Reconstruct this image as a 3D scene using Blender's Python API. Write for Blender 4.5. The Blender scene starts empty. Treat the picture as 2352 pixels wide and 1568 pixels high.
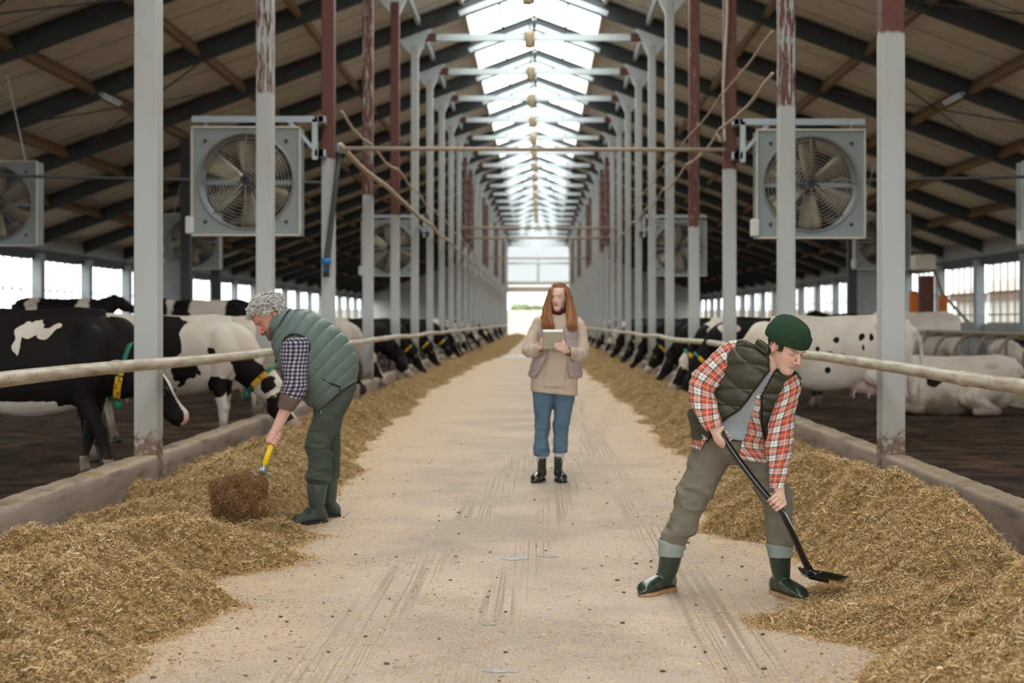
import bpy, math, random
import numpy as np
from mathutils import Vector, Matrix
PI = math.pi
SC = bpy.context.scene
COL = SC.collection
FPX = 3267.0; HX, HY = 1240.0, 738.0; EYE = 1.38      # focal length in pixels, vanishing point, eye height
# ------------------------------------------------------------------ camera
cam = bpy.data.cameras.new('camera'); camo = bpy.data.objects.new('camera', cam); COL.objects.link(camo)
camo.location = (0, 0, EYE); camo.rotation_euler = (PI/2, 0, 0)
cam.sensor_width = 36; cam.lens = FPX/2352*36
cam.shift_x = -(HX-1176)/2352; cam.shift_y = (HY-784)/2352
cam.dof.use_dof = True; cam.dof.focus_distance = 7.3; cam.dof.aperture_fstop = 2.5
cam.clip_end = 600
SC.camera = camo
# ------------------------------------------------------------------ world: bright overcast sky
W = bpy.data.worlds.new('sky'); SC.world = W; W.use_nodes = True
nt = W.node_tree; bg = nt.nodes['Background']
tc = nt.nodes.new('ShaderNodeTexCoord'); sp = nt.nodes.new('ShaderNodeSeparateXYZ'); rp = nt.nodes.new('ShaderNodeValToRGB')
nt.links.new(tc.outputs['Generated'], sp.inputs[0]); nt.links.new(sp.outputs[2], rp.inputs[0]); nt.links.new(rp.outputs[0], bg.inputs[0])
rp.color_ramp.elements[0].position = 0.0; rp.color_ramp.elements[0].color = (.80, .84, .84, 1)
rp.color_ramp.elements[1].position = 0.5; rp.color_ramp.elements[1].color = (1.0, 1.0, .98, 1)
bg.inputs[1].default_value = 1.0
def portal(name, loc, rot, sx, sy):
    l = bpy.data.lights.new(name, 'AREA'); l.shape = 'RECTANGLE'; l.size = sx; l.size_y = sy
    l.cycles.is_portal = True
    o = bpy.data.objects.new(name, l); COL.objects.link(o); o.location = loc; o.rotation_euler = rot
XM = -0.165; XL, XR = -3.21, 2.88; WL, WR = -16.5, 16.0
Y0, YE = -17.0, 140.0
portal('daylight_skylight', (XM, 61.5, 10.7), (0, 0, 0), 5.0, 157)
portal('daylight_west', (WL-.3, 61.5, 2.4), (0, -PI/2, 0), 2.6, 157)
portal('daylight_east', (WR+.3, 61.5, 2.4), (0, PI/2, 0), 2.6, 157)
portal('daylight_mouth', (XM, Y0-.5, 4.0), (PI/2, 0, 0), 32.6, 8.2)
SC.view_settings.view_transform = 'Standard'; SC.view_settings.look = 'None'
SC.view_settings.exposure = 2.7; SC.view_settings.gamma = 1.0; SC.view_settings.use_curve_mapping = False
SC.cycles.use_denoising = True
SC.cycles.max_bounces = 7; SC.cycles.diffuse_bounces = 4; SC.cycles.glossy_bounces = 3; SC.cycles.transparent_max_bounces = 12
SC.cycles.caustics_reflective = False; SC.cycles.caustics_refractive = False
SC.cycles.sample_clamp_indirect = 6.0

# ------------------------------------------------------------------ numeric helpers
RS = np.random.RandomState
def P(px, py, Y): return np.array([(px-HX)*Y/FPX, Y, EYE-(py-HY)*Y/FPX])
_T2 = RS(5).rand(256, 256); _T3 = RS(6).rand(32, 32, 32)
def vn2(x, y, s=0):
    x = np.asarray(x, float)+s*17.3; y = np.asarray(y, float)+s*9.1
    xi = np.floor(x).astype(int); yi = np.floor(y).astype(int); fx = x-xi; fy = y-yi
    fx = fx*fx*(3-2*fx); fy = fy*fy*(3-2*fy)
    g = lambda a, b: _T2[a % 256, b % 256]
    return (g(xi, yi)*(1-fx)+g(xi+1, yi)*fx)*(1-fy)+(g(xi, yi+1)*(1-fx)+g(xi+1, yi+1)*fx)*fy
def fbm2(x, y, o=4, s=0):
    r = 0; a = .5; f = 1
    for i in range(o): r = r+a*vn2(np.asarray(x)*f, np.asarray(y)*f, s+i); a *= .5; f *= 2.03
    return r/(1-.5**o)
def vn3(Q, s=0):
    Q = np.asarray(Q, float)+s*7.7; i = np.floor(Q).astype(int); f = Q-i; f = f*f*(3-2*f)
    r = 0
    for dx in (0, 1):
        for dy in (0, 1):
            for dz in (0, 1):
                w = (f[..., 0] if dx else 1-f[..., 0])*(f[..., 1] if dy else 1-f[..., 1])*(f[..., 2] if dz else 1-f[..., 2])
                r = r+w*_T3[(i[..., 0]+dx) % 32, (i[..., 1]+dy) % 32, (i[..., 2]+dz) % 32]
    return r
def fbm3(Q, o=3, s=0):
    r = 0; a = .5; f = 1
    for i in range(o): r = r+a*vn3(np.asarray(Q)*f, s+i); a *= .5; f *= 2.03
    return r/(1-.5**o)
def nrm(v): v = np.asarray(v, float); return v/(np.linalg.norm(v)+1e-12)
def sstep(a, b, x): t = np.clip((np.asarray(x, float)-a)/(b-a), 0, 1); return t*t*(3-2*t)

# ------------------------------------------------------------------ mesh helpers
class M:
    """collects vertices, faces and per-corner uvs of one mesh"""
    def __init__(s): s.v = []; s.f = []; s.uv = []; s.n = 0
    def add(s, V, F, UV=None):
        V = np.asarray(V, float).reshape(-1, 3)
        s.v.append(V); s.f += [tuple(i+s.n for i in f) for f in F]
        s.uv += UV if UV is not None else [[(0, 0)]*len(f) for f in F]
        s.n += len(V); return s
    def V(s): return np.concatenate(s.v) if s.v else np.zeros((0, 3))
    def box(s, x0, x1, y0, y1, z0, z1):
        V = [(x, y, z) for x in (x0, x1) for y in (y0, y1) for z in (z0, z1)]
        return s.add(V, [(0, 1, 3, 2), (4, 6, 7, 5), (0, 4, 5, 1), (2, 3, 7, 6), (0, 2, 6, 4), (1, 5, 7, 3)])
    def beam(s, a, b, w, h, up=(0, 0, 1)):
        a = np.array(a, float); b = np.array(b, float); t = nrm(b-a); sd = nrm(np.cross(t, up)); u = np.cross(sd, t)
        V = [p+sd*i*w/2+u*j*h/2 for p in (a, b) for i in (-1, 1) for j in (-1, 1)]
        return s.add(V, [(0, 1, 3, 2), (4, 6, 7, 5), (0, 4, 5, 1), (2, 3, 7, 6), (0, 2, 6, 4), (1, 5, 7, 3)])
    def tube(s, pts, r, n=10, cap=True, closed=False):
        pts = np.asarray(pts, float); m = len(pts); r = np.broadcast_to(np.asarray(r, float), (m,))
        T = np.gradient(pts, axis=0) if not closed else np.roll(pts, -1, 0)-np.roll(pts, 1, 0)
        u = nrm(np.cross(T[0], (0, 0, 1) if abs(nrm(T[0])[2]) < .9 else (1, 0, 0))); V = []; L = 0; ls = []
        for i in range(m):
            t = nrm(T[i]); u = nrm(u-t*np.dot(u, t)); w = np.cross(t, u)
            a = np.arange(n)*2*PI/n
            V.append(pts[i]+r[i]*(np.cos(a)[:, None]*u+np.sin(a)[:, None]*w))
            if i: L += np.linalg.norm(pts[i]-pts[i-1])
            ls.append(L)
        F = []; UV = []
        for i in range(m if closed else m-1):
            j2 = (i+1) % m
            for k in range(n):
                k2 = (k+1) % n; F.append((i*n+k, i*n+k2, j2*n+k2, j2*n+k))
                UV.append([(k/n, ls[i]), ((k+1)/n, ls[i]), ((k+1)/n, ls[j2]), (k/n, ls[j2])])
        if cap and not closed:
            F.append(tuple(range(n-1, -1, -1))); F.append(tuple((m-1)*n+k for k in range(n)))
            UV += [[(0, 0)]*n]*2
        return s.add(np.concatenate(V), F, UV)
    def ell(s, c, r, nu=16, nv=10, R=None):
        th = np.arange(nu)*2*PI/nu; V = [(0, 0, -1)]
        for j in range(1, nv):
            p = -PI/2+PI*j/nv
            V += [(math.cos(p)*math.cos(t), math.cos(p)*math.sin(t), math.sin(p)) for t in th]
        V.append((0, 0, 1)); V = np.array(V)*np.asarray(r, float)
        if R is not None: V = V @ np.array(R, float).T
        V = V+np.asarray(c, float); F = []
        for k in range(nu): F.append((0, 1+(k+1) % nu, 1+k))
        for j in range(nv-2):
            a = 1+j*nu
            for k in range(nu): k2 = (k+1) % nu; F.append((a+k, a+k2, a+nu+k2, a+nu+k))
        a = 1+(nv-2)*nu; e = len(V)-1
        for k in range(nu): F.append((a+k, a+(k+1) % nu, e))
        return s.add(V, F)
    def seg(s, a, ra, b, rb, n=14):
        """tapered capsule"""
        a = np.array(a, float); b = np.array(b, float); t = nrm(b-a)
        pts = []; rr = []
        for k in (0, .35, .7, 1): an = k*PI/2; pts.append(a-t*ra*math.cos(an)); rr.append(max(ra*math.sin(an), ra*.05))
        for k in (.33, .66): pts.append(a+(b-a)*k); rr.append(ra+(rb-ra)*k)
        for k in (1, .7, .35, 0): an = k*PI/2; pts.append(b+t*rb*math.cos(an)); rr.append(max(rb*math.sin(an), rb*.05))
        return s.tube(pts, rr, n)
    def chain(s, pts, rr, n=14):
        for i in range(len(pts)-1): s.seg(pts[i], rr[i], pts[i+1], rr[i+1], n)
        return s
def cr(K, t):
    """Catmull-Rom through rows of K at parameters t in 0..n-1"""
    K = np.asarray(K, float); n = len(K); i = np.clip(np.floor(t).astype(int), 0, n-2); f = (t-i).reshape((-1,)+(1,)*(K.ndim-1))
    g = lambda j: K[np.clip(j, 0, n-1)]
    p0 = np.where((i == 0).reshape(f.shape), 2*K[0]-K[min(1, n-1)], g(i-1)); p3 = np.where((i == n-2).reshape(f.shape), 2*K[-1]-K[-2], g(i+2))
    p1, p2 = g(i), g(i+1)
    return .5*((2*p1)+(-p0+p2)*f+(2*p0-5*p1+4*p2-p3)*f*f+(-p0+3*p1-3*p2+p3)*f**3)
def loft(rings, nu=36, nv=40, th=None, disp=None, cap=(0, 0), closed_ends=False, even=True):
    """surface through elliptical rings (C, A, B[, p]); th(v)->(a0,a1) opens it; disp(th,v,P)->radial metres"""
    K = np.array([[r[0], r[1], r[2]] for r in rings], float); pw = np.array([r[3] if len(r) > 3 else 2.0 for r in rings], float)
    n = len(rings)
    if even:
        d = np.linalg.norm(np.diff(K[:, 0], axis=0), axis=1); cum = np.concatenate([[0], np.cumsum(d)]); t = np.interp(np.linspace(0, cum[-1], nv), cum, np.arange(n))
    else: t = np.linspace(0, n-1, nv)
    R = cr(K, t); pe = np.interp(t, np.arange(n), pw); vv = np.linspace(0, 1, nv)
    L = np.concatenate([[0], np.cumsum(np.linalg.norm(np.diff(R[:, 0], axis=0), axis=1))])
    full = th is None; cols = nu if full else nu+1
    V = np.zeros((nv, cols, 3)); U = np.zeros((nv, cols+1)); 
    for j in range(nv):
        a0, a1 = (0, 2*PI) if full else th(vv[j])
        a = a0+(a1-a0)*np.arange(cols)/nu
        c, s_ = np.cos(a), np.sin(a); e = 2/pe[j]
        cc = np.sign(c)*np.abs(c)**e; ss = np.sign(s_)*np.abs(s_)**e
        D = cc[:, None]*R[j, 1]+ss[:, None]*R[j, 2]; p = R[j, 0]+D
        if disp is not None:
            q = disp(a, vv[j], p); p = p+D/np.linalg.norm(D, axis=1)[:, None]*np.asarray(q)[:, None]
        V[j] = p
        rad = (np.linalg.norm(R[j, 1])+np.linalg.norm(R[j, 2]))/2
        U[j, :cols] = a*rad; U[j, cols] = (a1 if full else a[-1])*rad
    F = []; UV = []
    for j in range(nv-1):
        for k in range(nu):
            k2 = (k+1) % cols
            F.append((j*cols+k, j*cols+k2, (j+1)*cols+k2, (j+1)*cols+k))
            UV.append([(U[j, k], L[j]), (U[j, k+1], L[j]), (U[j+1, k+1], L[j+1]), (U[j+1, k], L[j+1])])
    V = V.reshape(-1, 3)
    if full:
        for e, row in ((0, 0), (1, nv-1)):
            if cap[e]:
                base = V[row*cols:(row+1)*cols]; c = base.mean(0); tdir = nrm(R[row, 0]-R[1 if row == 0 else nv-2, 0])
                prev = row*cols; ring = None
                for q in (.45, .8, .97):
                    an = q*PI/2; nvt = c+(base-c)*math.cos(an)+tdir*cap[e]*math.sin(an)
                    st = len(V); V = np.vstack([V, nvt])
                    for k in range(cols):
                        k2 = (k+1) % cols
                        f = (prev+k, prev+k2, st+k2, st+k); F.append(f if e else f[::-1]); UV.append([(0, 0)]*4)
                    prev = st
                f = tuple(prev+k for k in range(cols)); F.append(f if e else f[::-1]); UV.append([(0, 0)]*cols)
    return V, F, UV
def link(me, name, mat=None, parent=None, loc=None):
    o = bpy.data.objects.new(name, me); COL.objects.link(o)
    if mat is not None: me.materials.clear(); me.materials.append(mat)
    if parent is not None: o.parent = parent
    return o
def obj(name, m, mat, parent=None, smooth=True, loc=None, solid=0, bevel=0, col=None, attrs=None, subd=0):
    """one mesh object; vertices are world coordinates, stored relative to the parent's place"""
    if not isinstance(m, M): mm = M(); mm.add(*m); m = mm
    V = m.V()
    if loc is None and parent is not None: org = np.array(WLOC[parent.name])
    elif loc is not None: org = np.array(loc, float)
    else: org = np.zeros(3)
    me = bpy.data.meshes.new(name); me.from_pydata((V-org).tolist(), [], m.f)
    uv = me.uv_layers.new(name='UVMap'); uv.data.foreach_set('uv', np.array([c for f in m.uv for c in f], float).ravel())
    if smooth: me.polygons.foreach_set('use_smooth', np.ones(len(m.f), bool))
    if col is not None: setcol(me, col)
    for k, a in (attrs or {}).items():
        at = me.attributes.new(k, 'FLOAT', 'POINT'); at.data.foreach_set('value', np.asarray(a, float))
    me.update()
    o = link(me, name, mat, parent)
    if parent is None: o.location = org
    WLOC[o.name] = tuple(org)
    if solid: md = o.modifiers.new('thickness', 'SOLIDIFY'); md.thickness = solid; md.offset = 0
    if subd: md = o.modifiers.new('smooth', 'SUBSURF'); md.levels = subd; md.render_levels = subd
    if bevel: md = o.modifiers.new('edge', 'BEVEL'); md.width = bevel; md.segments = 2; md.limit_method = 'ANGLE'
    return o
WLOC = {}
def setcol(me, col):
    c = np.ones((len(me.vertices), 4)); c[:, :3] = np.asarray(col)[:, :3]
    at = me.attributes.new('tint', 'FLOAT_COLOR', 'POINT'); at.data.foreach_set('color', c.ravel())
def thing(name, label, cat, loc=(0, 0, 0), group=None):
    o = bpy.data.objects.new(name, None); COL.objects.link(o); o.location = loc; o.empty_display_size = .1
    WLOC[o.name] = tuple(float(a) for a in loc); return tag(o, label, cat, group)
def tag(o, label, cat, group=None):
    o['label'] = label; o['category'] = cat; o['kind'] = 'thing'
    if group: o['group'] = group
    return o
def struct(name, m, mat, parent=None, **kw):
    o = obj(name, m, mat, parent, **kw); o['kind'] = 'structure'; return o
NTRIM = [0]
def trim(m, mat, **kw): NTRIM[0] += 1; return struct('trim_%d' % NTRIM[0], m, mat, **kw)
def stuff(o, label, cat): o['kind'] = 'stuff'; o['label'] = label; o['category'] = cat; return o
def dup(root, loc, rz=None, label=None, group=None, cat=None):
    """a copy of a thing with copies of its parts and sub-parts"""
    r = root.copy(); COL.objects.link(r); r.location = loc; WLOC[r.name] = tuple(loc)
    if rz is not None: r.rotation_euler = (0, 0, rz)
    if label: r['label'] = label
    if group: r['group'] = group
    for ch in list(root.children):
        c = ch.copy(); COL.objects.link(c); c.parent = r
        for g in ch.children:
            d = g.copy(); COL.objects.link(d); d.parent = c
    return r
def remesh(m, voxel, it=2, fac=.5):
    """weld the overlapping closed pieces of m into one continuous surface"""
    me = bpy.data.meshes.new('tmp'); me.from_pydata(m.V().tolist(), [], m.f)
    o = bpy.data.objects.new('tmp', me); COL.objects.link(o)
    r = o.modifiers.new('r', 'REMESH'); r.mode = 'VOXEL'; r.voxel_size = voxel; r.adaptivity = 0
    if it: s = o.modifiers.new('s', 'SMOOTH'); s.factor = fac; s.iterations = it
    dg = bpy.context.evaluated_depsgraph_get(); dg.update()
    out = bpy.data.meshes.new_from_object(o.evaluated_get(dg))
    bpy.data.objects.remove(o)
    V = np.zeros(len(out.vertices)*3); out.vertices.foreach_get('co', V); V = V.reshape(-1, 3)
    N = np.zeros(len(out.vertices)*3); out.vertices.foreach_get('normal', N); N = N.reshape(-1, 3)
    return out, V, N
def put(me, V): me.vertices.foreach_set('co', np.asarray(V, float).ravel()); me.update()
def done(me, name, mat, parent, col=None, attrs=None):
    me.name = name; me.polygons.foreach_set('use_smooth', np.ones(len(me.polygons), bool))
    org = np.array(WLOC[parent.name]) if parent is not None else np.zeros(3)
    V = np.zeros(len(me.vertices)*3); me.vertices.foreach_get('co', V); put(me, V.reshape(-1, 3)-org)
    if col is not None: setcol(me, col)
    for k, a in (attrs or {}).items():
        at = me.attributes.new(k, 'FLOAT', 'POINT'); at.data.foreach_set('value', np.asarray(a, float))
    o = link(me, name, mat, parent); WLOC[o.name] = tuple(org); return o

# ------------------------------------------------------------------ material helpers
class NB:
    def __init__(s, name):
        s.m = bpy.data.materials.new(name); s.m.use_nodes = True; s.t = s.m.node_tree; s.b = s.t.nodes['Principled BSDF']
        s.b.inputs['Specular IOR Level'].default_value = .35
    def n(s, typ, **kw):
        nd = s.t.nodes.new('ShaderNode'+typ)
        for k, v in kw.items():
            if k.startswith('i_'):
                key = k[2:]; nd.inputs[int(key) if key.isdigit() else key].default_value = v
            else: setattr(nd, k, v)
        return nd
    def l(s, a, b): s.t.links.new(a, b); return s
    def math(s, op, a, b=None, c=None):
        nd = s.n('Math', operation=op)
        for i, x in enumerate((a, b, c)):
            if x is None: continue
            if isinstance(x, (int, float)): nd.inputs[i].default_value = x
            else: s.l(x, nd.inputs[i])
        return nd.outputs[0]
    def mix(s, f, a, b, blend='MIX'):
        nd = s.n('Mix', data_type='RGBA', blend_type=blend)
        for i, x in ((0, f), (6, a), (7, b)):
            if isinstance(x, (int, float)): nd.inputs[i].default_value = x
            elif isinstance(x, tuple): nd.inputs[i].default_value = (*x, 1) if len(x) == 3 else x
            else: s.l(x, nd.inputs[i])
        return nd.outputs[2]
    def noise(s, scale, detail=3, vec=None, rough=.55, out=0, dist=0):
        nd = s.n('TexNoise'); nd.inputs['Scale'].default_value = scale; nd.inputs['Detail'].default_value = detail
        nd.inputs['Roughness'].default_value = rough; nd.inputs['Distortion'].default_value = dist
        s.l(vec if vec is not None else s.co(), nd.inputs['Vector']); return nd.outputs[out]
    def co(s, kind='Object'):
        if not hasattr(s, '_tc'): s._tc = s.n('TexCoord')
        return s._tc.outputs[kind]
    def map(s, vec, scale=(1, 1, 1), rot=(0, 0, 0), loc=(0, 0, 0)):
        nd = s.n('Mapping'); s.l(vec, nd.inputs[0]); nd.inputs['Scale'].default_value = scale; nd.inputs['Rotation'].default_value = rot; nd.inputs['Location'].default_value = loc
        return nd.outputs[0]
    def ramp(s, f, stops):
        nd = s.n('ValToRGB'); cr_ = nd.color_ramp
        while len(cr_.elements) < len(stops): cr_.elements.new(.5)
        for e, (p, c) in zip(cr_.elements, stops): e.position = p; e.color = (*c, 1) if len(c) == 3 else c
        s.l(f, nd.inputs[0]); return nd.outputs[0]
    def fr(s, f, a, b):
        nd = s.n('MapRange', interpolation_type='SMOOTHSTEP'); nd.inputs[1].default_value = a; nd.inputs[2].default_value = b; s.l(f, nd.inputs[0]); return nd.outputs[0]
    def sep(s, v): nd = s.n('SeparateXYZ'); s.l(v, nd.inputs[0]); return nd.outputs
    def bump(s, h, strength=.3, dist=.01):
        nd = s.n('Bump'); nd.inputs['Strength'].default_value = strength; nd.inputs['Distance'].default_value = dist
        s.l(h, nd.inputs['Height']); s.l(nd.outputs[0], s.b.inputs['Normal']); return s
    def set(s, **kw):
        for k, v in kw.items():
            k = {'col': 'Base Color', 'rough': 'Roughness', 'metal': 'Metallic', 'spec': 'Specular IOR Level', 'coat': 'Coat Weight', 'sheen': 'Sheen Weight', 'sss': 'Subsurface Weight'}.get(k, k)
            if isinstance(v, (int, float)): s.b.inputs[k].default_value = v
            elif isinstance(v, tuple): s.b.inputs[k].default_value = (*v, 1) if len(v) == 3 else v
            else: s.l(v, s.b.inputs[k])
        return s
def simple(name, col, rough=.6, metal=0, var=.12, scale=8, bump=0, bscale=40, **kw):
    b = NB(name); d = tuple(c*(1-var) for c in col); e = tuple(min(1, c*(1+var)) for c in col)
    c = b.mix(b.noise(scale, 4), d, e); b.set(col=c, rough=rough, metal=metal, **kw)
    if bump: b.bump(b.noise(bscale, 3), bump, .004)
    return b.m
MT = {}
def posts_mat(name, base):
    b = NB(name); z = b.sep(b.co())[2]
    at = b.n('Attribute', attribute_type='OBJECT', attribute_name='rust_from').outputs['Fac']
    am = b.n('Attribute', attribute_type='OBJECT', attribute_name='rust_amount').outputs['Fac']
    st = b.noise(1.0, 7, b.map(b.co(), (44, 44, 3.4)), .72)
    edge = b.noise(1.0, 3, b.map(b.co(), (9, 9, 1.5)))
    up = b.fr(b.math('SUBTRACT', b.math('ADD', z, b.math('MULTIPLY', edge, .16)), at), .05, .09)
    thr = b.math('SUBTRACT', 1.0, am)
    pat = b.fr(b.math('SUBTRACT', st, b.math('MULTIPLY', thr, .75)), .12, .16)
    f1 = b.math('MULTIPLY', up, pat)
    lowz = b.math('SUBTRACT', 1.0, b.fr(z, .28, .95))
    low = b.fr(b.math('MULTIPLY', lowz, b.noise(17, 6, None, .7)), .40, .50)
    grime = b.math('MULTIPLY', b.fr(b.noise(1.0, 5, b.map(b.co(), (7, 7, 1.1))), .42, .8), .55)
    dirty = tuple(c*d for c, d in zip(base, (.80, .72, .60)))
    c = b.mix(grime, base, dirty)
    c = b.mix(b.math('MULTIPLY', b.math('SUBTRACT', 1.0, b.fr(z, .3, 1.6)), .6), c, (.30, .25, .19))
    sp = b.fr(b.noise(55, 1), .80, .83); c = b.mix(b.math('MULTIPLY', sp, .7), c, (.10, .07, .05))
    rustc = b.mix(b.noise(14, 4), (.080, .025, .018), (.155, .058, .042))
    c = b.mix(f1, c, rustc); c = b.mix(low, c, b.mix(b.noise(40, 3), (.09, .035, .02), (.24, .17, .11)))
    b.set(col=c, rough=.55); b.bump(b.math('ADD', b.math('MULTIPLY', f1, -.5), b.noise(60, 2)), .25, .003)
    return b.m
MT['post'] = posts_mat('weathered_grey_paint', (.41, .42, .41))
MT['rafter'] = simple('dark_grey_steel', (.046, .053, .055), .5, var=.2, scale=1.5)
MT['truss'] = simple('pale_skylit_steel', (.50, .55, .57), .5, var=.15, scale=1.5)  # paler than the rafters: skylight brightness put into the colour
MT['primer'] = simple('red_primer', (.12, .045, .035), .7, var=.3, scale=12)
MT['wood'] = simple('tan_purlin', (.21, .135, .075), .7, var=.35, scale=3)
MT['dark'] = simple('dark_steel', (.05, .052, .05), .55, var=.3, scale=6)
MT['galv'] = simple('galvanised', (.36, .40, .43), .42, .55, var=.15, scale=9)
MT['fanbox'] = simple('fan_housing_grey', (.25, .285, .285), .5, var=.1, scale=3)
MT['wire'] = simple('fan_guard_wire', (.26, .26, .25), .4, .5, var=.1)
MT['blade'] = simple('fan_blade', (.36, .29, .20), .4, .3, var=.3, scale=6)
MT['white'] = simple('white_plastic', (.62, .62, .58), .5)
MT['black'] = simple('black_rubber', (.012, .012, .012), .5)
MT['blue'] = simple('blue_plastic', (.02, .17, .45), .4)
MT['orange'] = simple('orange_brush', (.5, .13, .02), .8, bump=.6, bscale=90)
MT['lampm'] = simple('old_brass_lamp', (.33, .26, .17), .5, .2, var=.2)
MT['cable'] = simple('dusty_cable', (.42, .33, .26), .8, var=.3, scale=5)
b = NB('roof_panel'); y = b.sep(b.co())[1]; j = b.math('FRACT', b.math('MULTIPLY', b.math('ADD', y, .6), 1/1.657))
seam = b.math('LESS_THAN', j, .028)
c = b.mix(b.noise(.35, 5), (.62, .575, .51), (.78, .735, .665)); c = b.mix(b.math('MULTIPLY', b.fr(b.noise(2.5, 5), .5, .75), .35), c, (.25, .19, .14))
c = b.mix(seam, c, (.06, .05, .045)); b.set(col=c, rough=.7); MT['panel'] = b.m
b = NB('pipe_paint'); c = b.mix(b.fr(b.noise(3, 5, b.map(b.co(), (8, 1, 8))), .4, .7), (.50, .44, .35), (.30, .22, .145))
c = b.mix(b.fr(b.noise(30, 4), .62, .72), c, (.2, .13, .08)); b.set(col=c, rough=.45); b.bump(b.noise(60, 3), .2, .002); MT['rail'] = b.m
b = NB('curb_concrete'); co = b.co(); geo = b.n('NewGeometry'); nz = b.sep(geo.outputs['Normal'])[2]
c = b.mix(b.noise(1.4, 6), (.22, .165, .13), (.42, .335, .27)); c = b.mix(b.fr(b.noise(1, 5, b.map(co, (5, 1.5, 12))), .45, .8), c, (.12, .085, .07))
pits = b.fr(b.noise(30, 2), .72, .78); c = b.mix(pits, c, (.08, .055, .045))
dust = b.math('MULTIPLY', b.fr(nz, .55, .9), b.fr(b.noise(5, 6), .3, .55)); c = b.mix(b.math('MULTIPLY', dust, .9), c, (.43, .33, .23))
hay = b.math('MULTIPLY', b.fr(nz, .5, .9), b.fr(b.noise(3.1, 7, None, .75), .56, .62)); c = b.mix(hay, c, (.34, .21, .075))
b.set(col=c, rough=.85); b.bump(b.noise(18, 6, None, .7), .6, .012); MT['curb'] = b.m
# aisle floor: worn concrete under a film of feed dust, tyre streaks
b = NB('aisle_concrete'); co = b.co(); xyz = b.sep(co)
base = b.mix(b.fr(b.noise(.9, 7, None, .65), .36, .64), (.385, .305, .26), (.58, .465, .375))
ax = b.math('ABSOLUTE', b.math('ADD', xyz[0], .1))
dusty = b.fr(b.math('ADD', b.math('MULTIPLY', ax, .30), b.math('ADD', b.math('MULTIPLY', b.noise(1.3, 6, None, .65), .9), b.math('MULTIPLY', b.fr(xyz[1], 6, 22), .22))), .62, 1.15)
c = b.mix(dusty, base, (.60, .44, .295))
fine = b.noise(38, 5, b.map(co, (1, .7, 1)), .75); c = b.mix(b.math('MULTIPLY', b.fr(fine, .50, .60), .75), c, (.52, .36, .19))
c = b.mix(b.math('MULTIPLY', b.fr(b.noise(80, 4, None, .7), .54, .60), .6), c, (.74, .62, .50))
c = b.mix(b.math('MULTIPLY', b.fr(b.noise(56, 4, None, .7), .585, .63), .75), c, (.20, .135, .07))
def streak(x0, w, slope, sc):   # tyre tread bands running along the aisle
    u = b.math('ADD', b.math('SUBTRACT', xyz[0], x0), b.math('MULTIPLY', xyz[1], slope))
    env = b.math('SUBTRACT', 1.0, b.fr(b.math('ABSOLUTE', u), w*.55, w))
    s1 = b.fr(b.noise(1.0, 2, b.map(co, (sc, .35, 1))), .48, .58)
    return b.math('MULTIPLY', env, s1)
tm = b.math('MAXIMUM', streak(-1.35, .20, -.085, 58), b.math('MAXIMUM', streak(-.78, .14, -.085, 66), streak(.95, .2, .02, 60)))
tm = b.math('MULTIPLY', tm, b.fr(b.noise(.9, 4), .35, .6))
c = b.mix(b.math('MULTIPLY', tm, .55), c, (.23, .18, .145))
dk = b.math('MULTIPLY', b.fr(b.noise(1.1, 5, b.map(co, (1, .6, 1), loc=(3.1, 1.2, 0)), .6), .58, .75), b.math('SUBTRACT', 1.0, b.fr(xyz[1], 8, 11)))
c = b.mix(b.math('MULTIPLY', dk, .55), c, (.26, .215, .18))
b.set(col=c, rough=.8, spec=.25); b.bump(b.math('ADD', b.noise(45, 5, None, .7), b.math('MULTIPLY', tm, -.6)), .35, .006); MT['floor'] = b.m
b = NB('slurry_floor'); c = b.mix(b.fr(b.noise(2.6, 7, None, .72), .35, .68), (.012, .007, .004), (.085, .047, .026)); c = b.mix(b.math('MULTIPLY', b.fr(b.noise(.7, 4, b.map(b.co(), (2.2, 1.3, 1))), .55, .7), .6), c, (.14, .078, .045)); w = b.fr(b.noise(.9, 5), .45, .62)
b.set(col=c, spec=.12, rough=b.math('SUBTRACT', .9, b.math('MULTIPLY', w, .3))); b.bump(b.noise(7, 6, None, .7), .9, .05); MT['mud'] = b.m
b = NB('outside_ground'); c = b.mix(b.noise(.2, 4), (.19, .155, .12), (.15, .14, .09)); b.set(col=c, rough=.9); MT['out'] = b.m
b = NB('clear_glass'); g = b.n('BsdfTransparent'); g.inputs[0].default_value = (.84, .88, .88, 1); gl = b.n('BsdfGlossy'); gl.inputs[1].default_value = .15
fz = b.n('Fresnel'); mx = b.n('MixShader'); b.l(b.math('MULTIPLY', fz.outputs[0], .6), mx.inputs[0]); b.l(g.outputs[0], mx.inputs[1]); b.l(gl.outputs[0], mx.inputs[2])
b.l(mx.outputs[0], b.t.nodes['Material Output'].inputs[0]); MT['glass'] = b.m
b = NB('skylight_sheet'); g = b.n('BsdfTransparent'); g.inputs[0].default_value = (.90, .94, .93, 1); tr = b.n('BsdfTranslucent'); tr.inputs[0].default_value = (.85, .9, .9, 1)
mx = b.n('MixShader'); mx.inputs[0].default_value = .14; b.l(g.outputs[0], mx.inputs[1]); b.l(tr.outputs[0], mx.inputs[2])
b.l(mx.outputs[0], b.t.nodes['Material Output'].inputs[0]); MT['sheet'] = b.m
MT['wall'] = simple('rendered_wall', (.36, .38, .38), .85, var=.2, scale=2, bump=.3)
MT['pilaster'] = simple('white_pilaster', (.36, .40, .43), .8, var=.15, scale=3)
MT['mull'] = simple('rusty_mullion', (.42, .27, .17), .7, var=.2)
MT['lintel'] = simple('shutter_housing', (.62, .56, .48), .7, var=.1)

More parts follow.
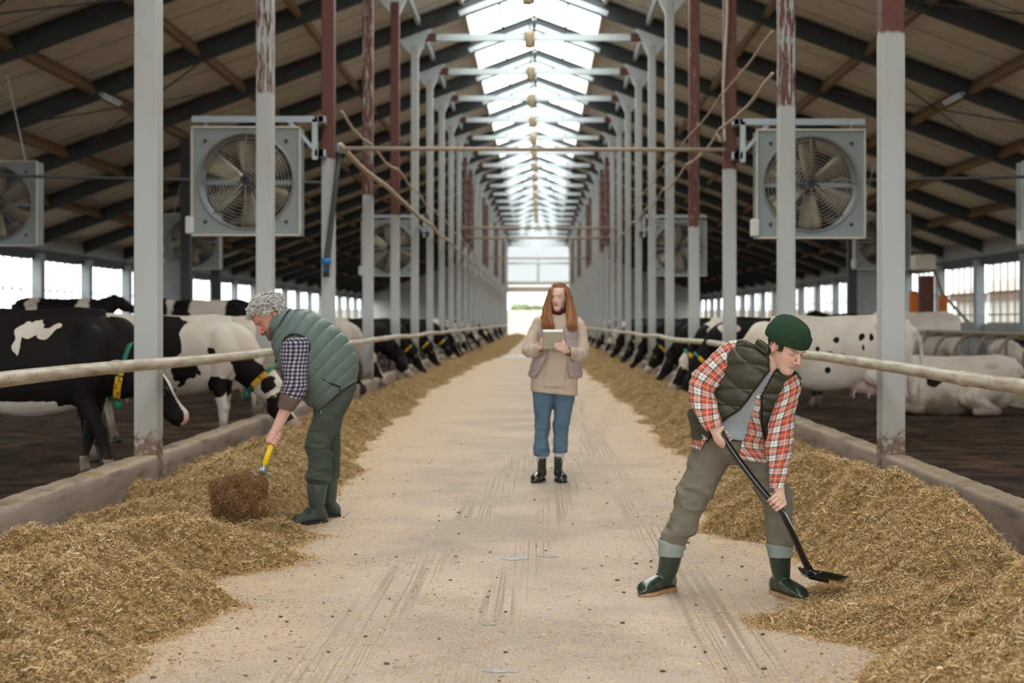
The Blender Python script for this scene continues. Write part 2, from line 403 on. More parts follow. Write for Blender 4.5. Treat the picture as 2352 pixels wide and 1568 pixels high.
# ================================================================== THE BARN
def zu(x): return 8.73+(3.05-abs(x-XM))*.37             # underside of the rafters above x
FR = [11.67+4.97*n for n in range(-5, 26)]              # frame lines along the barn
struct('floor_platform', M().box(-13, -6.2, 28.6, 34.0, -.02, .415), MT['curb'], smooth=False)
m = M(); m.add([(XL+.02, Y0, 0), (XR-.02, Y0, 0), (XR-.02, YE, 0), (XL+.02, YE, 0)], [(0, 1, 2, 3)]); struct('floor', m, MT['floor'], smooth=False)
for sd, xa, xb in (('left', WL, XL+.02), ('right', XR-.02, WR)):
    m = M(); m.add([(xa, Y0, 0.0), (xb, Y0, 0.0), (xb, YE, 0.0), (xa, YE, 0.0)], [(0, 1, 2, 3)]); struct('floor_'+sd, m, MT['mud'], smooth=False)
m = M(); m.add([(-400, -300, -.12), (400, -300, -.12), (400, 500, -.12), (-400, 500, -.12)], [(0, 1, 2, 3)]); struct('ground', m, MT['out'], smooth=False)
# roof slopes with a glazed ridge
for sd, s, wx in (('left', -1, WL-.6), ('right', 1, WR+.6)):
    x1 = XM+s*1.85; z1, z2 = zu(x1)+.46, zu(wx)+.46
    m = M(); V = [(x1, Y0, z1), (wx, Y0, z2), (wx, YE, z2), (x1, YE, z1)]; V += [(a, b_, c_+.1) for a, b_, c_ in V]
    m.add(V, [(0, 1, 2, 3), (7, 6, 5, 4), (0, 4, 5, 1), (1, 5, 6, 2), (2, 6, 7, 3), (3, 7, 4, 0)])
    struct('ceiling_'+sd, m, MT['panel'], smooth=False)
    trim(M().beam((x1, Y0, z1-.04), (x1, YE, z1-.04), .10, .16), MT['lintel'], smooth=False)
for d in (-2.95, 2.95): trim(M().beam((XM+d, Y0, zu(XM+d)+.30), (XM+d, YE, zu(XM+d)+.30), .09, .2), MT['truss'], smooth=False)
for d in (5.2, 7.45, 9.75, 12.0, 14.2):
    for s in (-1, 1):
        x = XM+s*d; trim(M().beam((x, Y0, zu(x)+.29), (x, YE, zu(x)+.29), .12, .27, (s*.37, 0, 1)), MT['wood'], smooth=False)
# skylight: one glazed window per bay
for i in range(len(FR)-1):
    ya, yb = FR[i], FR[i+1]
    fr_ = M()
    for d in (-.92, 0, .92): fr_.beam((XM+d, ya, zu(XM+d)+.43), (XM+d, yb, zu(XM+d)+.43), .06, .07)
    w = struct('window_%d' % (i+1), fr_, MT['dark'], smooth=False)
    g = M()
    for s in (-1, 1):
        x1 = XM+s*1.85; g.add([(x1, ya, zu(x1)+.47), (XM, ya, zu(XM)+.47), (XM, yb, zu(XM)+.47), (x1, yb, zu(x1)+.47)], [(0, 1, 2, 3)])
    struct('glass', g, MT['sheet'], w, smooth=False)
NW = len(FR)
# frames: rafters, tie beam
for i, y in enumerate(FR):
    for s, wx in ((-1, WL), (1, WR)):
        m = M()
        for xa, xb in ((XM, wx),):
            a = np.array([xa, y, zu(xa)]); b_ = np.array([wx, y, zu(wx)]); up = (0, 0, 1)
            m.beam(a+(0, 0, .21), b_+(0, 0, .21), .05, .40); m.beam(a+(0, 0, .02), b_+(0, 0, .02), .17, .035); m.beam(a+(0, 0, .41), b_+(0, 0, .41), .17, .03)
        trim(m, MT['rafter'], smooth=False)
    m = M().beam((XL+.35, y, 8.66), (XR-.35, y, 8.66), .12, .17)
    t = trim(m, MT['truss'], smooth=False)
    m = M()
    for xa, xb in ((XL+.25, XL+.55), (XR-.55, XR-.25)): m.beam((xa, y, 8.67), (xb, y, 8.67), .14, .19)
    struct('end_plate', m, MT['primer'], t, smooth=False)
    m = M()
    for s in (-1, 1): m.beam((XM+s*.05, y-.02, zu(XM)+.1), (XM+s*1.9, y-.02, zu(XM+1.9)+.1), .10, .16)
    struct('skylit_rafter', m, MT['truss'], t, smooth=False)  # pale stretch laid over each rafter; its skylit look is in the colour
# side walls, pilasters, windows
for sd, x, s in (('left', WL, -1), ('right', WR, 1)):
    m = M(); xo = x+s*.25
    m.box(min(x, xo), max(x, xo), Y0, YE, 0, 1.30); m.box(min(x, xo), max(x, xo), Y0, YE, 3.45, zu(x)+.5)
    struct('wall_'+sd, m, MT['wall'], smooth=False)
    trim(M().box(x-s*.02-.06, x-s*.02+.06, Y0, YE, 3.42, 3.74), MT['rafter'], smooth=False)
    for i, y in enumerate(FR):
        trim(M().box(x-s*.12-.16, x-s*.12+.16, y-.20, y+.20, 0, 3.6), MT['pilaster'], smooth=False)
        if i == len(FR)-1 or y < 20: continue
        ya, yb = y+.2, FR[i+1]-.2; f = M()
        for k in range(1, 6): yy = ya+(yb-ya)*k/6; f.beam((x+s*.1, yy, 1.3), (x+s*.1, yy, 3.45), .05, .05, (1, 0, 0))
        for zz in (1.33, 1.62, 2.42, 3.42): f.beam((x+s*.1, ya, zz), (x+s*.1, yb, zz), .05, .05)
        w = struct('window_%d' % (NW), f, MT['mull'], smooth=False); NW += 1
        struct('glass', M().add([(x+s*.12, ya, 1.3), (x+s*.12, yb, 1.3), (x+s*.12, yb, 3.45), (x+s*.12, ya, 3.45)], [(0, 1, 2, 3)]), MT['glass'], w, smooth=False)
# far gable: door opening, shutter housing, translucent gable
dl, dr = -3.15, 2.85
m = M(); m.box(WL, dl, YE, YE+.3, 0, 4.4); m.box(dr, WR, YE, YE+.3, 0, 4.4)
V = [(WL, YE, 4.4), (dl, YE, 4.4), (dl, YE, zu(dl)+.5), (WL, YE, zu(WL)+.5)]; m.add(V, [(0, 1, 2, 3)])
V = [(WR, YE, 4.4), (dr, YE, 4.4), (dr, YE, zu(dr)+.5), (WR, YE, zu(WR)+.5)]; m.add(V, [(0, 1, 2, 3)])
m.box(dl, dr, YE, YE+.3, 9.2, 9.7)
struct('wall_back', m, MT['wall'], smooth=False)
m = M().box(dl, dr, YE-.3, YE+.3, 4.2, 4.85); m.box(dl, dr, YE-.4, YE+.2, 4.9, 5.3); struct('door_1', m, MT['lintel'], smooth=False)
f = M(); f.beam((XM, YE, 5.3), (XM, YE, 9.2), .25, .12, (0, 1, 0)); f.beam((dl, YE, 7.1), (dr, YE, 7.1), .25, .2)
b = NB('gable_sheet'); g = b.n('BsdfTransparent'); g.inputs[0].default_value = (.165, .172, .17, 1); b.l(g.outputs[0], b.t.nodes['Material Output'].inputs[0]); MT['gable'] = b.m
w = struct('window_%d' % NW, f, MT['truss'], smooth=False); NW += 1
struct('glass', M().add([(dl, YE+.1, 5.3), (dr, YE+.1, 5.3), (dr, YE+.1, 9.2), (dl, YE+.1, 9.2)], [(0, 1, 2, 3)]), MT['gable'], w, smooth=False)
# concrete curbs (stub walls) between the posts, rough top
def curb(xf, xb, ya, yb, seed):
    step = .06 if ya < 30 else .5
    ny = max(3, int((yb-ya)/step)+1); ys = np.linspace(ya, yb, ny)
    s = 1 if xf > xb else -1; w = abs(xf-xb)
    prof = [(0, 0), (0, .07), (0, .14), (0, .2), (0, .262), (.006, .283), (.020, .295), (.08, .302), (.13, .302), (.18, .295), (.215, .27), (w, .2), (w, 0)]
    V = []
    for y in ys:
        for k, (dx, z) in enumerate(prof):
            n = fbm2(y*2.2, k*.35+z*2, 4, seed)-.5; n2 = fbm2(y*9, k*.9, 3, seed+3)-.5
            zz = z*(1+.0*y); 
            if z > .22: zz = z+n*.018+n2*.010
            V.append((xf-s*(dx+(n*.014+n2*.010 if 0 < z else 0)), y, max(zz, 0)))
    k = len(prof); F = []
    for j in range(ny-1):
        for i in range(k-1):
            q = (j*k+i, j*k+i+1, (j+1)*k+i+1, (j+1)*k+i); F.append(q[::-1] if s > 0 else q)
    e0 = tuple(range(k)); e1 = tuple((ny-1)*k+i for i in range(k)); F += [e0 if s > 0 else e0[::-1], e1[::-1] if s > 0 else e1]
    return V, F
for xf, xb, sd in ((-3.10, -3.34, 0), (2.78, 3.02, 50)):
    ys = [-14.]+[y for y in FR if y > -12 and y < 60]+[YE-.2]
    for i in range(len(ys)-1):
        V, F = curb(xf, xb, ys[i]+(.11 if i else 0), ys[i+1]-.11, i+sd)
        trim(M().add(V, F), MT['curb'])
# ------------------------------------------------------------------ steel posts
rust = {-1: {1: (4.05, .52), 2: (3.86, .86), 3: (3.75, .62), 4: (3.75, .85)}, 1: {0: (3.75, .97), 1: (3.9, .56), 2: (3.7, .80), 3: (3.15, .68)}}
nth = ['nearest', 'second', 'third', 'fourth', 'fifth', 'sixth', 'seventh', 'eighth', 'ninth', 'tenth']
look = {(-1, 0): 'pale grey steel post with rusty foot, nearest in the left row, cow head just behind',
        (-1, 1): 'grey post, streaky rust red on top, passing in front of the left ventilation fan',
        (-1, 2): 'steel post rust red above, behind the grey haired man, blue ringed tube hanging on it',
        (-1, 3): 'grey steel post with thin rust streaks right behind the bent man, fourth in left row',
        (-1, 4): 'dark rust red topped steel post, fifth in the left row',
        (1, 0): 'pale grey steel post with a solid rust red top section, nearest in the right row',
        (1, 1): 'patchy rust red and grey steel post passing in front of the right ventilation fan',
        (1, 2): 'rust red topped post with a cable hanging down it, third in right row',
        (1, 3): 'slim steel post with rust red blotches left of the cabled post, fourth in right row'}
rowlab = {-1: 'grey steel posts deep in the left row', 1: 'grey steel posts deep in the right row'}
for s, x in ((-1, XL), (1, XR)):
    for n, y in enumerate(FR):
        k = n-5
        if k < -1: pass
        t = M().box(x-.095, x+.095, y-.1, y+.1, 0, 8.45)
        lab = look.get((s, k)); grp = None
        if k < 0: lab, grp = 'grey steel post standing beside or behind the camera', 'grey steel posts beside and behind the camera'
        elif lab is None and k < 10: lab = 'all grey painted steel post, %s from the front in the %s row' % (nth[k], 'left' if s < 0 else 'right')
        elif lab is None: lab, grp = 'far blurred steel post near the end of the %s row' % ('left' if s < 0 else 'right'), rowlab[s]
        o = obj('steel_post', t, MT['post'], loc=(x, y, 0), smooth=False, bevel=.012); tag(o, lab, 'post', grp)
        rf, ra = rust[s].get(k, (99, 0))
        if k > 9: rf, ra = (4.6, .62) if k % 4 in (2, 3) else (99, 0)
        o['rust_from'] = float(rf); o['rust_amount'] = float(ra)
        # flared head under the tie beam
        h = M(); 
        V = [(x-.10, y-.09, 8.2), (x+.10, y-.09, 8.2), (x+.10, y+.09, 8.2), (x-.10, y+.09, 8.2), (x-.42, y-.09, zu(x-.42)), (x+.42, y-.09, zu(x+.42)), (x+.42, y+.09, zu(x+.42)), (x-.42, y+.09, zu(x-.42))]
        h.add(V, [(3, 2, 1, 0), (4, 5, 6, 7), (0, 1, 5, 4), (1, 2, 6, 5), (2, 3, 7, 6), (3, 0, 4, 7)]); obj('post_head', h, MT['truss'], o, smooth=False)
# ------------------------------------------------------------------ feed rails (round pipes along both post rows)
def rail(x, z, lab, seed, ya, yb):
    ys = np.concatenate([np.arange(ya, 40, .4), np.arange(40, yb, 3.)])
    pts = [(x+.012*math.sin(y*.9+seed), y, z+.014*math.sin(y*.63+seed*2)+.01*(vn2(y*.5, seed)-.5)) for y in ys]
    o = obj('feed_rail', M().tube(pts, .046, 16), MT['rail'], loc=(x, ya, z)); tag(o, lab, 'rail', None)
    for yj in ([10.1, 16.1, 22, 28] if seed < 2 else [9.0, 15.0, 21, 27]):
        i = int(np.argmin(np.abs(ys-yj))); p = np.array(pts[i]); q = np.array(pts[i+1]); d = nrm(q-p)
        obj('pipe_coupling', M().tube([p-d*.05, p-d*.04, p+d*.04, p+d*.05], [.047, .0525, .0525, .047], 16), MT['rail'], o)
    return o
rail(-3.03, 1.045, 'long beige painted pipe rail in front of the left row of posts', 1, -13, 138)
rail(2.70, 1.03, 'long beige painted pipe rail in front of the right row of posts', 3, -13, 138)
# ------------------------------------------------------------------ overhead pipes, cables, ropes
def pipe(name, pts, r, mat, lab, cat, n=10): return tag(obj(name, M().tube(pts, r, n), mat), lab, cat)
y2 = FR[7]-.13
o = pipe('cross_pipe', [(-3.05, y2, 3.99), (2.8, y2, 3.97)], .032, MT['cable'], 'rusty pipe spanning the aisle between the third posts', 'pipe')
obj('pipe_clamp', M().ell((-3.02, y2-.02, 3.99), (.07, .06, .09)), MT['galv'], o)
pts = [(-2.98+.02*math.sin(y), y, 3.98+.025*math.sin(y*.7)) for y in np.arange(21.3, 122, 1.5)]
pipe('water_pipe', pts, .045, MT['cable'], 'beige pipe running back along the left post row above the heads of the cows', 'pipe')
pts = [(-2.98, y, 4.5+.05*math.sin(y*1.3)-.04*math.cos(y*.5)) for y in np.arange(21.4, 70, 1.2)]
pipe('overhead_cable', pts, .022, MT['cable'], 'thin sagging cable above the beige pipe on the left posts', 'cable')
for zz, sag, lab in ((4.26, .10, 'knotted lower rope sloping back along the right posts'), (4.74, .05, 'thin upper rope sloping back along the right posts')):
    pts = [(2.68+.02*vn2(y, 3), y, zz-sag*abs(math.sin((y-16.2)/4.97*PI))+.03*(vn2(y*2.3, 8)-.5)) for y in np.arange(16.45, 60, .6)]
    pipe('overhead_rope', pts, .02 if zz < 4.5 else .014, MT['cable'], lab, 'rope')
y2 = FR[7]-.14
pts = [(2.80+.03*math.sin(z*2.3), y2, z) for z in np.arange(8.3, 4.1, -.2)]+[(2.72, y2, 4.1), (2.69, y2+.05, 4.25)]
pipe('hanging_cable', pts, .024, MT['cable'], 'pale cable hanging down the front of the third right post', 'cable')
for yy, zz, lab in ((FR[14], 5.08, 'upper of two thin cross pipes far down the aisle'), (FR[15], 4.98, 'lower of two thin cross pipes far down the aisle'), (FR[20], 5.2, 'farthest thin cross pipe before the gable window')):
    pipe('cross_pipe', [(-3.1, yy-.13, zz), (2.8, yy-.13, zz)], .05, MT['cable'], lab, 'pipe')
yw = FR[7]-.16
t = thing('lift_tube', 'dark tube with blue rings hanging against the rust red post behind the grey haired man', 'tube', (-3.2, yw, 2.2))
obj('tube', M().tube([(-3.03, yw, 3.9), (-3.1, yw-.02, 3.2), (-3.21, yw-.03, 2.3), (-3.22, yw-.03, 2.05)], [.035, .04, .05, .05], 12), MT['dark'], t)
obj('blue_ring', M().tube([(-3.215, yw-.03, 2.33), (-3.22, yw-.03, 2.25)], .075, 14), MT['blue'], t)
obj('blue_ring', M().tube([(-3.22, yw-.03, 2.18), (-3.22, yw-.03, 2.14)], .05, 14), MT['blue'], t)
# ridge lamps
def lamp(y, lab, grp=None):
    x, z = -.27, 8.58
    t = thing('hanging_lamp', lab, 'lamp', (x, y, z-.25), grp)
    obj('lamp_shade', M().tube([(x, y, z-.22), (x, y, z-.2), (x, y, z+.12), (x, y, z+.17), (x, y, z+.22)], [.10, .115, .13, .13, .05], 18), MT['lampm'], t)
    obj('rod', M().tube([(x, y, z+.2), (x, y, 10.15), (XM, y, zu(XM)+.42)], .012, 8), MT['dark'], t)
    return t
words_ = ['topmost hanging lamp under the skylight ridge, cut by the frame', 'second hanging brass lamp under the skylight ridge', 'third hanging brass lamp under the skylight ridge', 'fourth hanging brass lamp under the skylight ridge', 'fifth hanging brass lamp under the skylight ridge']
for k, n in enumerate(range(9, 24)):
    if k < 5: lamp(FR[n]-.25, words_[k])
    else: lamp(FR[n]-.25, 'small far lamp in the row under the skylight ridge', 'far ridge lamps')
# ------------------------------------------------------------------ ventilation fans
def make_fan(label, cx, cy, cz, bracket_x):
    t = thing('ventilation_fan', label, 'fan', (cx, cy, cz-.8)); H = .8; R0 = .70; n = 48; D = .38
    m = M(); V = []; F = []
    for k in range(n):
        a = 2*PI*k/n; c, s = math.cos(a), math.sin(a); q = H/max(abs(c), abs(s))
        V += [(cx+R0*c, cy, cz+R0*s), (cx+q*c, cy, cz+q*s), (cx+q*c, cy+D, cz+q*s), (cx+R0*c, cy+D, cz+R0*s)]
    for k in range(n):
        a, b_ = 4*k, 4*((k+1) % n); F += [(a, a+1, b_+1, b_), (a+1, a+2, b_+2, b_+1), (a+3, a, b_, b_+3), (a+2, a+3, b_+3, b_+2)]
    obj('housing', m.add(V, F), MT['fanbox'], t, smooth=False, bevel=.006)
    m = M()
    for zz in (-1, 1): m.box(cx-H-.01, cx+H+.01, cy-.03, cy+.02, cz+zz*H-.012, cz+zz*H+.012)
    for xx in (-1, 1): m.box(cx+xx*H-.010, cx+xx*H+.010, cy-.03, cy+.02, cz-H, cz+H)
    obj('rim', m, MT['lintel'], t, smooth=False)
    g = M()
    for k in range(13):
        r = .09+k*.05; g.tube([(cx+r*math.cos(a), cy-.05+.05*(r/.7)**4, cz+r*math.sin(a)) for a in np.arange(40)*2*PI/40], .006, 5, closed=True)
    g.tube([(cx+.71*math.cos(a), cy-.01, cz+.71*math.sin(a)) for a in np.arange(48)*2*PI/48], .016, 6, closed=True)
    for k in range(8): a = k*PI/4; g.tube([(cx+.05*math.cos(a), cy-.055, cz+.05*math.sin(a)), (cx+.5*math.cos(a), cy-.05, cz+.5*math.sin(a)), (cx+.72*math.cos(a), cy, cz+.72*math.sin(a))], .008, 5)
    obj('guard', g, MT['wire'], t)
    obj('motor', M().tube([(cx, cy+.30, cz), (cx, cy+.28, cz), (cx, cy+.06, cz), (cx, cy+.03, cz)], [.06, .12, .12, .05], 18), MT['dark'], t)
    m = M(); m.beam((cx-.7, cy+.3, cz), (cx+.7, cy+.3, cz), .05, .05); obj('motor_bar', m, MT['galv'], t, smooth=False)
    for k in range(6):
        a = math.radians(152+k*60); u = np.array([math.cos(a), 0, math.sin(a)]); w = np.array([-math.sin(a), 0, math.cos(a)]); V = []
        for i, (r, wd) in enumerate(((.10, .05), (.2, .085), (.4, .13), (.58, .16), (.66, .14))):
            for j in (-1, -.33, .33, 1): V.append(np.array([cx, cy+.17, cz])+u*r+w*j*wd+np.array([0, 1, 0])*(-j*.07+(j*j)*.02))
        F = [(i*4+j, i*4+j+1, i*4+5+j, i*4+4+j) for i in range(4) for j in range(3)]
        obj('blade', M().add(V, F), MT['blade'], t, solid=.004)
    for sx in (-1, 1):
        for sz in (-1, 1): obj('corner_bolt', M().ell((cx+sx*.6, cy-.015, cz+sz*.6), (.028, .02, .028), 10, 6), MT['dark'], t)
    obj('control_box', M().box(cx-H-.09, cx-H+.03, cy-.06, cy+.1, cz-.78, cz-.52), MT['white'], t, smooth=False, bevel=.02)
    if bracket_x is not None:
        s = 1 if bracket_x > cx else -1; m = M(); zb = cz+.93
        m.beam((cx-s*.82, cy+.1, zb), (bracket_x, cy+.1, zb), .08, .09); m.beam((bracket_x-s*.04, cy+.1, zb), (bracket_x-s*.04, cy+.1, zb-.6), .08, .08, (0, 1, 0))
        m.beam((bracket_x-s*.08, cy+.1, zb-.42), (bracket_x-s*.42, cy+.1, zb-.03), .05, .05); m.beam((bracket_x-s*.04, cy+.1, zb-.5), (bracket_x+s*.12, cy+.1, zb-.5), .08, .1); m.beam((bracket_x+s*.05, cy+.06, zb-.5), (bracket_x+s*.05, cy+.45, zb-.5), .08, .1); m.beam((bracket_x+s*.05, cy+.06, zb), (bracket_x+s*.05, cy+.45, zb), .08, .1); m.beam((bracket_x-s*.04, cy+.1, zb), (bracket_x+s*.12, cy+.1, zb), .08, .09)
        for q in (-.62, .62): m.tube([(cx+q, cy+.1, cz+.8), (cx+q, cy+.1, zb)], .018, 6)
    else:
        m = M()
        for q in (-.55, .55): m.tube([(cx+q, cy+.1, cz+.8), (cx+q*.35, cy+.1, zu(cx))], .012, 5)
    obj('bracket', m, MT['galv'], t, smooth=False)
    return t
make_fan('big square grey ventilation fan left of the aisle, behind the second left post', -4.36, 21.1, 3.46, XL-.1)
make_fan('big square grey ventilation fan hung right of the aisle, behind the second right post', 4.02, 21.1, 3.42, XR+.1)
f3 = make_fan('dim fan hung by wires far left, cut by the left picture edge', -10.35, 27.0, 3.62, None)
make_fan('dim fan hung behind the nearest left post, lower than the big left fan', -10.1, 41.3, 3.7, None)
make_fan('small dim fan seen between the fourth and fifth posts on the left', -4.36, 41.2, 3.5, XL-.1)
make_fan('fan at the right picture edge of which only the white control box shows', 9.97, 27.0, 3.62, None)
make_fan('dim round fan right of the big right fan, close behind the nearest right post', 9.95, 41.3, 3.7, None)
make_fan('small dim fan between the third and fourth posts on the right', 4.02, 41.2, 3.5, XR+.1)
# slim tube lights under the roof, wires
for x, lab in ((-9.45, 'short tube light under the roof at the upper left'), (9.1, 'short tube light under the roof at the upper right')):
    t = thing('tube_light', lab, 'lamp', (x, FR[9], zu(x)-.35))
    obj('fitting', M().beam((x, FR[9]-.9, zu(x)-.14), (x, FR[9]+.4, zu(x)-.14), .12, .05), MT['galv'], t, smooth=False)
    obj('tube', M().tube([(x, FR[9]-.85, zu(x)-.19), (x, FR[9]+.35, zu(x)-.19)], .03, 8), MT['white'], t)
for s in (-1, 1):
    for k, (ya, yb, xa, xb) in enumerate(((FR[7], FR[8], 11.8, 6.8), (FR[8], FR[7], 11.8, 6.8), (FR[9], FR[10], 11.8, 7.0), (FR[10], FR[9], 11.8, 7.0))):
        trim(M().tube([(s*xa, ya, zu(s*xa)+.1+k*.03), (s*xb, yb, zu(s*xb)+.1+k*.03)], .018, 6), MT['dark'])
    pipe('brace_pipe', [(s*13.0, 19, 3.45), (s*5.0, 33, 4.6)], .03, MT['dark'], 'long thin pipe crossing low under the %s roof slope' % ('left' if s < 0 else 'right'), 'pipe')
# dark supports and a pale partition inside the left and right cow areas
for x, y, lab in ((-9.6, 38.6, 'dark post left of the pair behind the cows, under the dim left fan'), (-9.6, 42.2, 'dark post right of the pair behind the cows on the left'), (9.3, 42.4, 'dark post behind the cows right of the second right post')):
    tag(obj('dark_post', M().box(x-.13, x+.13, y-.12, y+.12, 0, zu(x)), MT['dark'], loc=(x, y, 0), smooth=False), lab, 'post')
for x0, x1, y, lab in ((-10.9, -9.8, 38.8, 'pale partition panel beside the dark posts on the left'), (9.5, 10.4, 42.9, 'pale partition panel right of the dark post on the right')):
    tag(obj('partition_panel', M().box(x0, x1, y, y+.08, .0, 3.0), MT['wall'], loc=((x0+x1)/2, y, 0), smooth=False), lab, 'panel')
# outside: low building on the right, shrub beyond the far door
t = thing('outbuilding', 'low pale building with brownish eaves seen through the right windows', 'building', (40, 75, 0))
obj('walls', M().box(38, 46, 55, 130, -.1, 3.2), MT['white'], t, smooth=False); obj('eaves', M().box(37.4, 46.6, 54.5, 130.5, 3.2, 3.75), MT['primer'], t, smooth=False)
obj('roof', M().add([(37.2, 54, 3.75), (46.8, 54, 3.75), (46.8, 131, 3.75), (37.2, 131, 3.75), (42, 54, 5.2), (42, 131, 5.2)], [(0, 4, 5, 3), (1, 2, 5, 4), (0, 1, 4), (3, 5, 2)]), MT['lintel'], t, smooth=False)
V = []; n_ = 24
for j in range(n_):
    for i in range(n_): xx, yy = -40+80*i/(n_-1), 143+67*j/(n_-1); V.append((xx, yy, -.13+3.2*float(sstep(146, 206, yy))+.25*float(fbm2(xx*.2, yy*.2, 3, 5)-.5)*(j > 2)))
struct('hill', M().add(V, [(j*n_+i, j*n_+i+1, j*n_+n_+i+1, j*n_+n_+i) for j in range(n_-1) for i in range(n_-1)]), MT['out'])
r = RS(3); m = M()
for k in range(60): c = np.array([-4+r.rand()*7, 200+r.rand()*3, 2.7+r.rand()*.8]); m.ell(c, .4+r.rand(3)*.3, 7, 5)
tag(obj('shrub', m, simple('hazy_leaf_green', (.10, .13, .06), .8, var=.4), loc=(-.5, 201, 2.6)), 'green shrub outside beyond the far door', 'shrub')  # leaf colour paled, distance haze is put into it

# ================================================================== FEED (silage) along both curbs
EL = np.array([(3.5, -1.55), (5.4, -1.60), (6.3, -1.66), (6.9, -1.60), (7.5, -1.75), (7.9, -1.42), (8.5, -1.55), (9.0, -1.45), (9.6, -1.62), (12.45, -1.72), (17.2, -1.97), (27.8, -2.15), (45, -2.0), (60, -1.45), (100, -1.35), (140, -1.3)])
ER = np.array([(3.5, 1.15), (5.4, 1.24), (5.9, 1.50), (6.15, 1.30), (6.40, .98), (6.62, 1.0), (6.8, 1.34), (7.0, 1.48), (7.4, 1.52), (8.0, 1.55), (8.7, 1.50), (9.3, 1.02), (10, 1.10), (10.9, 1.32), (14.45, 1.46), (21.3, 1.5), (40, 1.25), (140, 1.15)])
def edge(side, Y):
    E = EL if side < 0 else ER; e = np.interp(Y, E[:, 0], E[:, 1])
    return e+side*((fbm2(Y*1.7, side*3+4, 4)-.5)*.42+(fbm2(Y*7, side*5+9, 3)-.5)*.16)
XC = {-1: -3.09, 1: 2.77}
def feed_h(side, X, Y):
    e = edge(side, Y); w = np.abs(XC[side]-e); t = side*(X-e)          # metres inside the heap
    u = np.clip(t/w, -.3, 1)
    hm = .15+.10*sstep(25, 5, Y)+.26*(fbm2(Y*1.1, side*2+11, 3)-.5)
    lobe = np.exp(-((Y-6.75)/.55)**2) if side > 0 else 0
    if side > 0: hm = hm+.14*np.exp(-((Y-8.6)/1.6)**2)+.17*np.exp(-((Y-5.2)/.8)**2)
    else: hm = hm+.07*np.exp(-((Y-5.2)/1.2)**2)-.13*np.exp(-((Y-8.75)/.55)**2)
    prof = np.minimum(1, np.clip(t, 0, None)/(.62+.75*lobe))**(.75+.5*lobe)*(1-.88*sstep(.52, 1., u))
    h = hm*prof
    k = sstep(0, .25, t)*(1-.55*lobe*(t < .6))
    h = h+k*((fbm2(X*2.4, Y*2.4, 3, 2)-.5)*.20+(fbm2(X*7, Y*7, 3, 7)-.5)*.13+(fbm2(X*24, Y*24, 2, 9)-.5)*.045)
    ridge = sstep(.55, .62, fbm2(X*1.3+3, Y*1.1, 3, 21))                  # fresh-cut steps
    h = h+k*ridge*.06
    return np.where(t > 0, np.maximum(h, .012*sstep(0, .05, t)), -.03)
b = NB('silage_base'); c1 = b.noise(30, 6, None, .75); c2 = b.noise(3, 4)
c = b.ramp(c1, [(.30, (.05, .028, .010)), (.45, (.19, .115, .042)), (.58, (.40, .26, .105)), (.76, (.62, .45, .22))])  # dark stops: damp silage tone plus gap shade put into the colour
c = b.mix(b.math('MULTIPLY', b.fr(c2, .4, .7), .35), c, (.20, .12, .035)); b.set(col=c, rough=.9, spec=.15); b.bump(c1, 1.0, .02); MT['silage'] = b.m
b = NB('silage_fibre'); a = b.n('Attribute', attribute_name='tint'); b.set(col=a.outputs['Color'], rough=.75, spec=.2); MT['fibre'] = b.m
def fibre_cols(n, r, dark=0):
    base = np.array([(.56, .355, .145), (.43, .255, .095), (.68, .48, .235), (.27, .165, .060), (.48, .345, .14), (.80, .63, .40), (.15, .075, .03), (.60, .35, .15)])
    p = np.array([.22, .20, .16, .10, .13, .07, .06, .06]); 
    if dark: base = base*(.62, .50, .42)
    c = base[r.choice(len(base), n, p=p/p.sum())]*(.8+.4*r.rand(n, 1)); g = c.mean(1, keepdims=True); return (c*.88+g*.12)*1.16
def blades(name, C, L, Wd, mat, seed, cols, pitch=.5, dirs=None):
    """a swarm of chaff blades at points C"""
    r = RS(seed); n = len(C); az = r.rand(n)*2*PI; pt = (r.rand(n)-.35)*pitch*2
    D = np.stack([np.cos(az)*np.cos(pt), np.sin(az)*np.cos(pt), np.sin(pt)], 1)
    if dirs is not None: D = dirs
    S = np.cross(D, r.randn(n, 3)); S /= np.linalg.norm(S, axis=1)[:, None]
    B = np.cross(D, S); L = np.asarray(L)[:, None]; Wd = np.asarray(Wd)[:, None]; k = (r.rand(n, 1)-.5)*L*.5
    V = np.stack([C-D*L/2-S*Wd/2, C-D*L/2+S*Wd/2, C+B*k+S*Wd/2, C+B*k-S*Wd/2, C+D*L/2+S*Wd*.3, C+D*L/2-S*Wd*.3], 1)
    me = bpy.data.meshes.new(name); me.vertices.add(6*n); me.vertices.foreach_set('co', V.ravel())
    i = np.arange(n)[:, None]*6
    idx = np.concatenate([i+np.array([[0, 1, 2, 3]]), i+np.array([[3, 2, 4, 5]])], 1).ravel()
    me.loops.add(8*n); me.loops.foreach_set('vertex_index', idx.astype(np.int32))
    me.polygons.add(2*n); me.polygons.foreach_set('loop_start', np.arange(0, 8*n, 4, dtype=np.int32))
    me.update(calc_edges=True); setcol(me, np.repeat(cols, 6, 0))
    return link(me, name, mat)
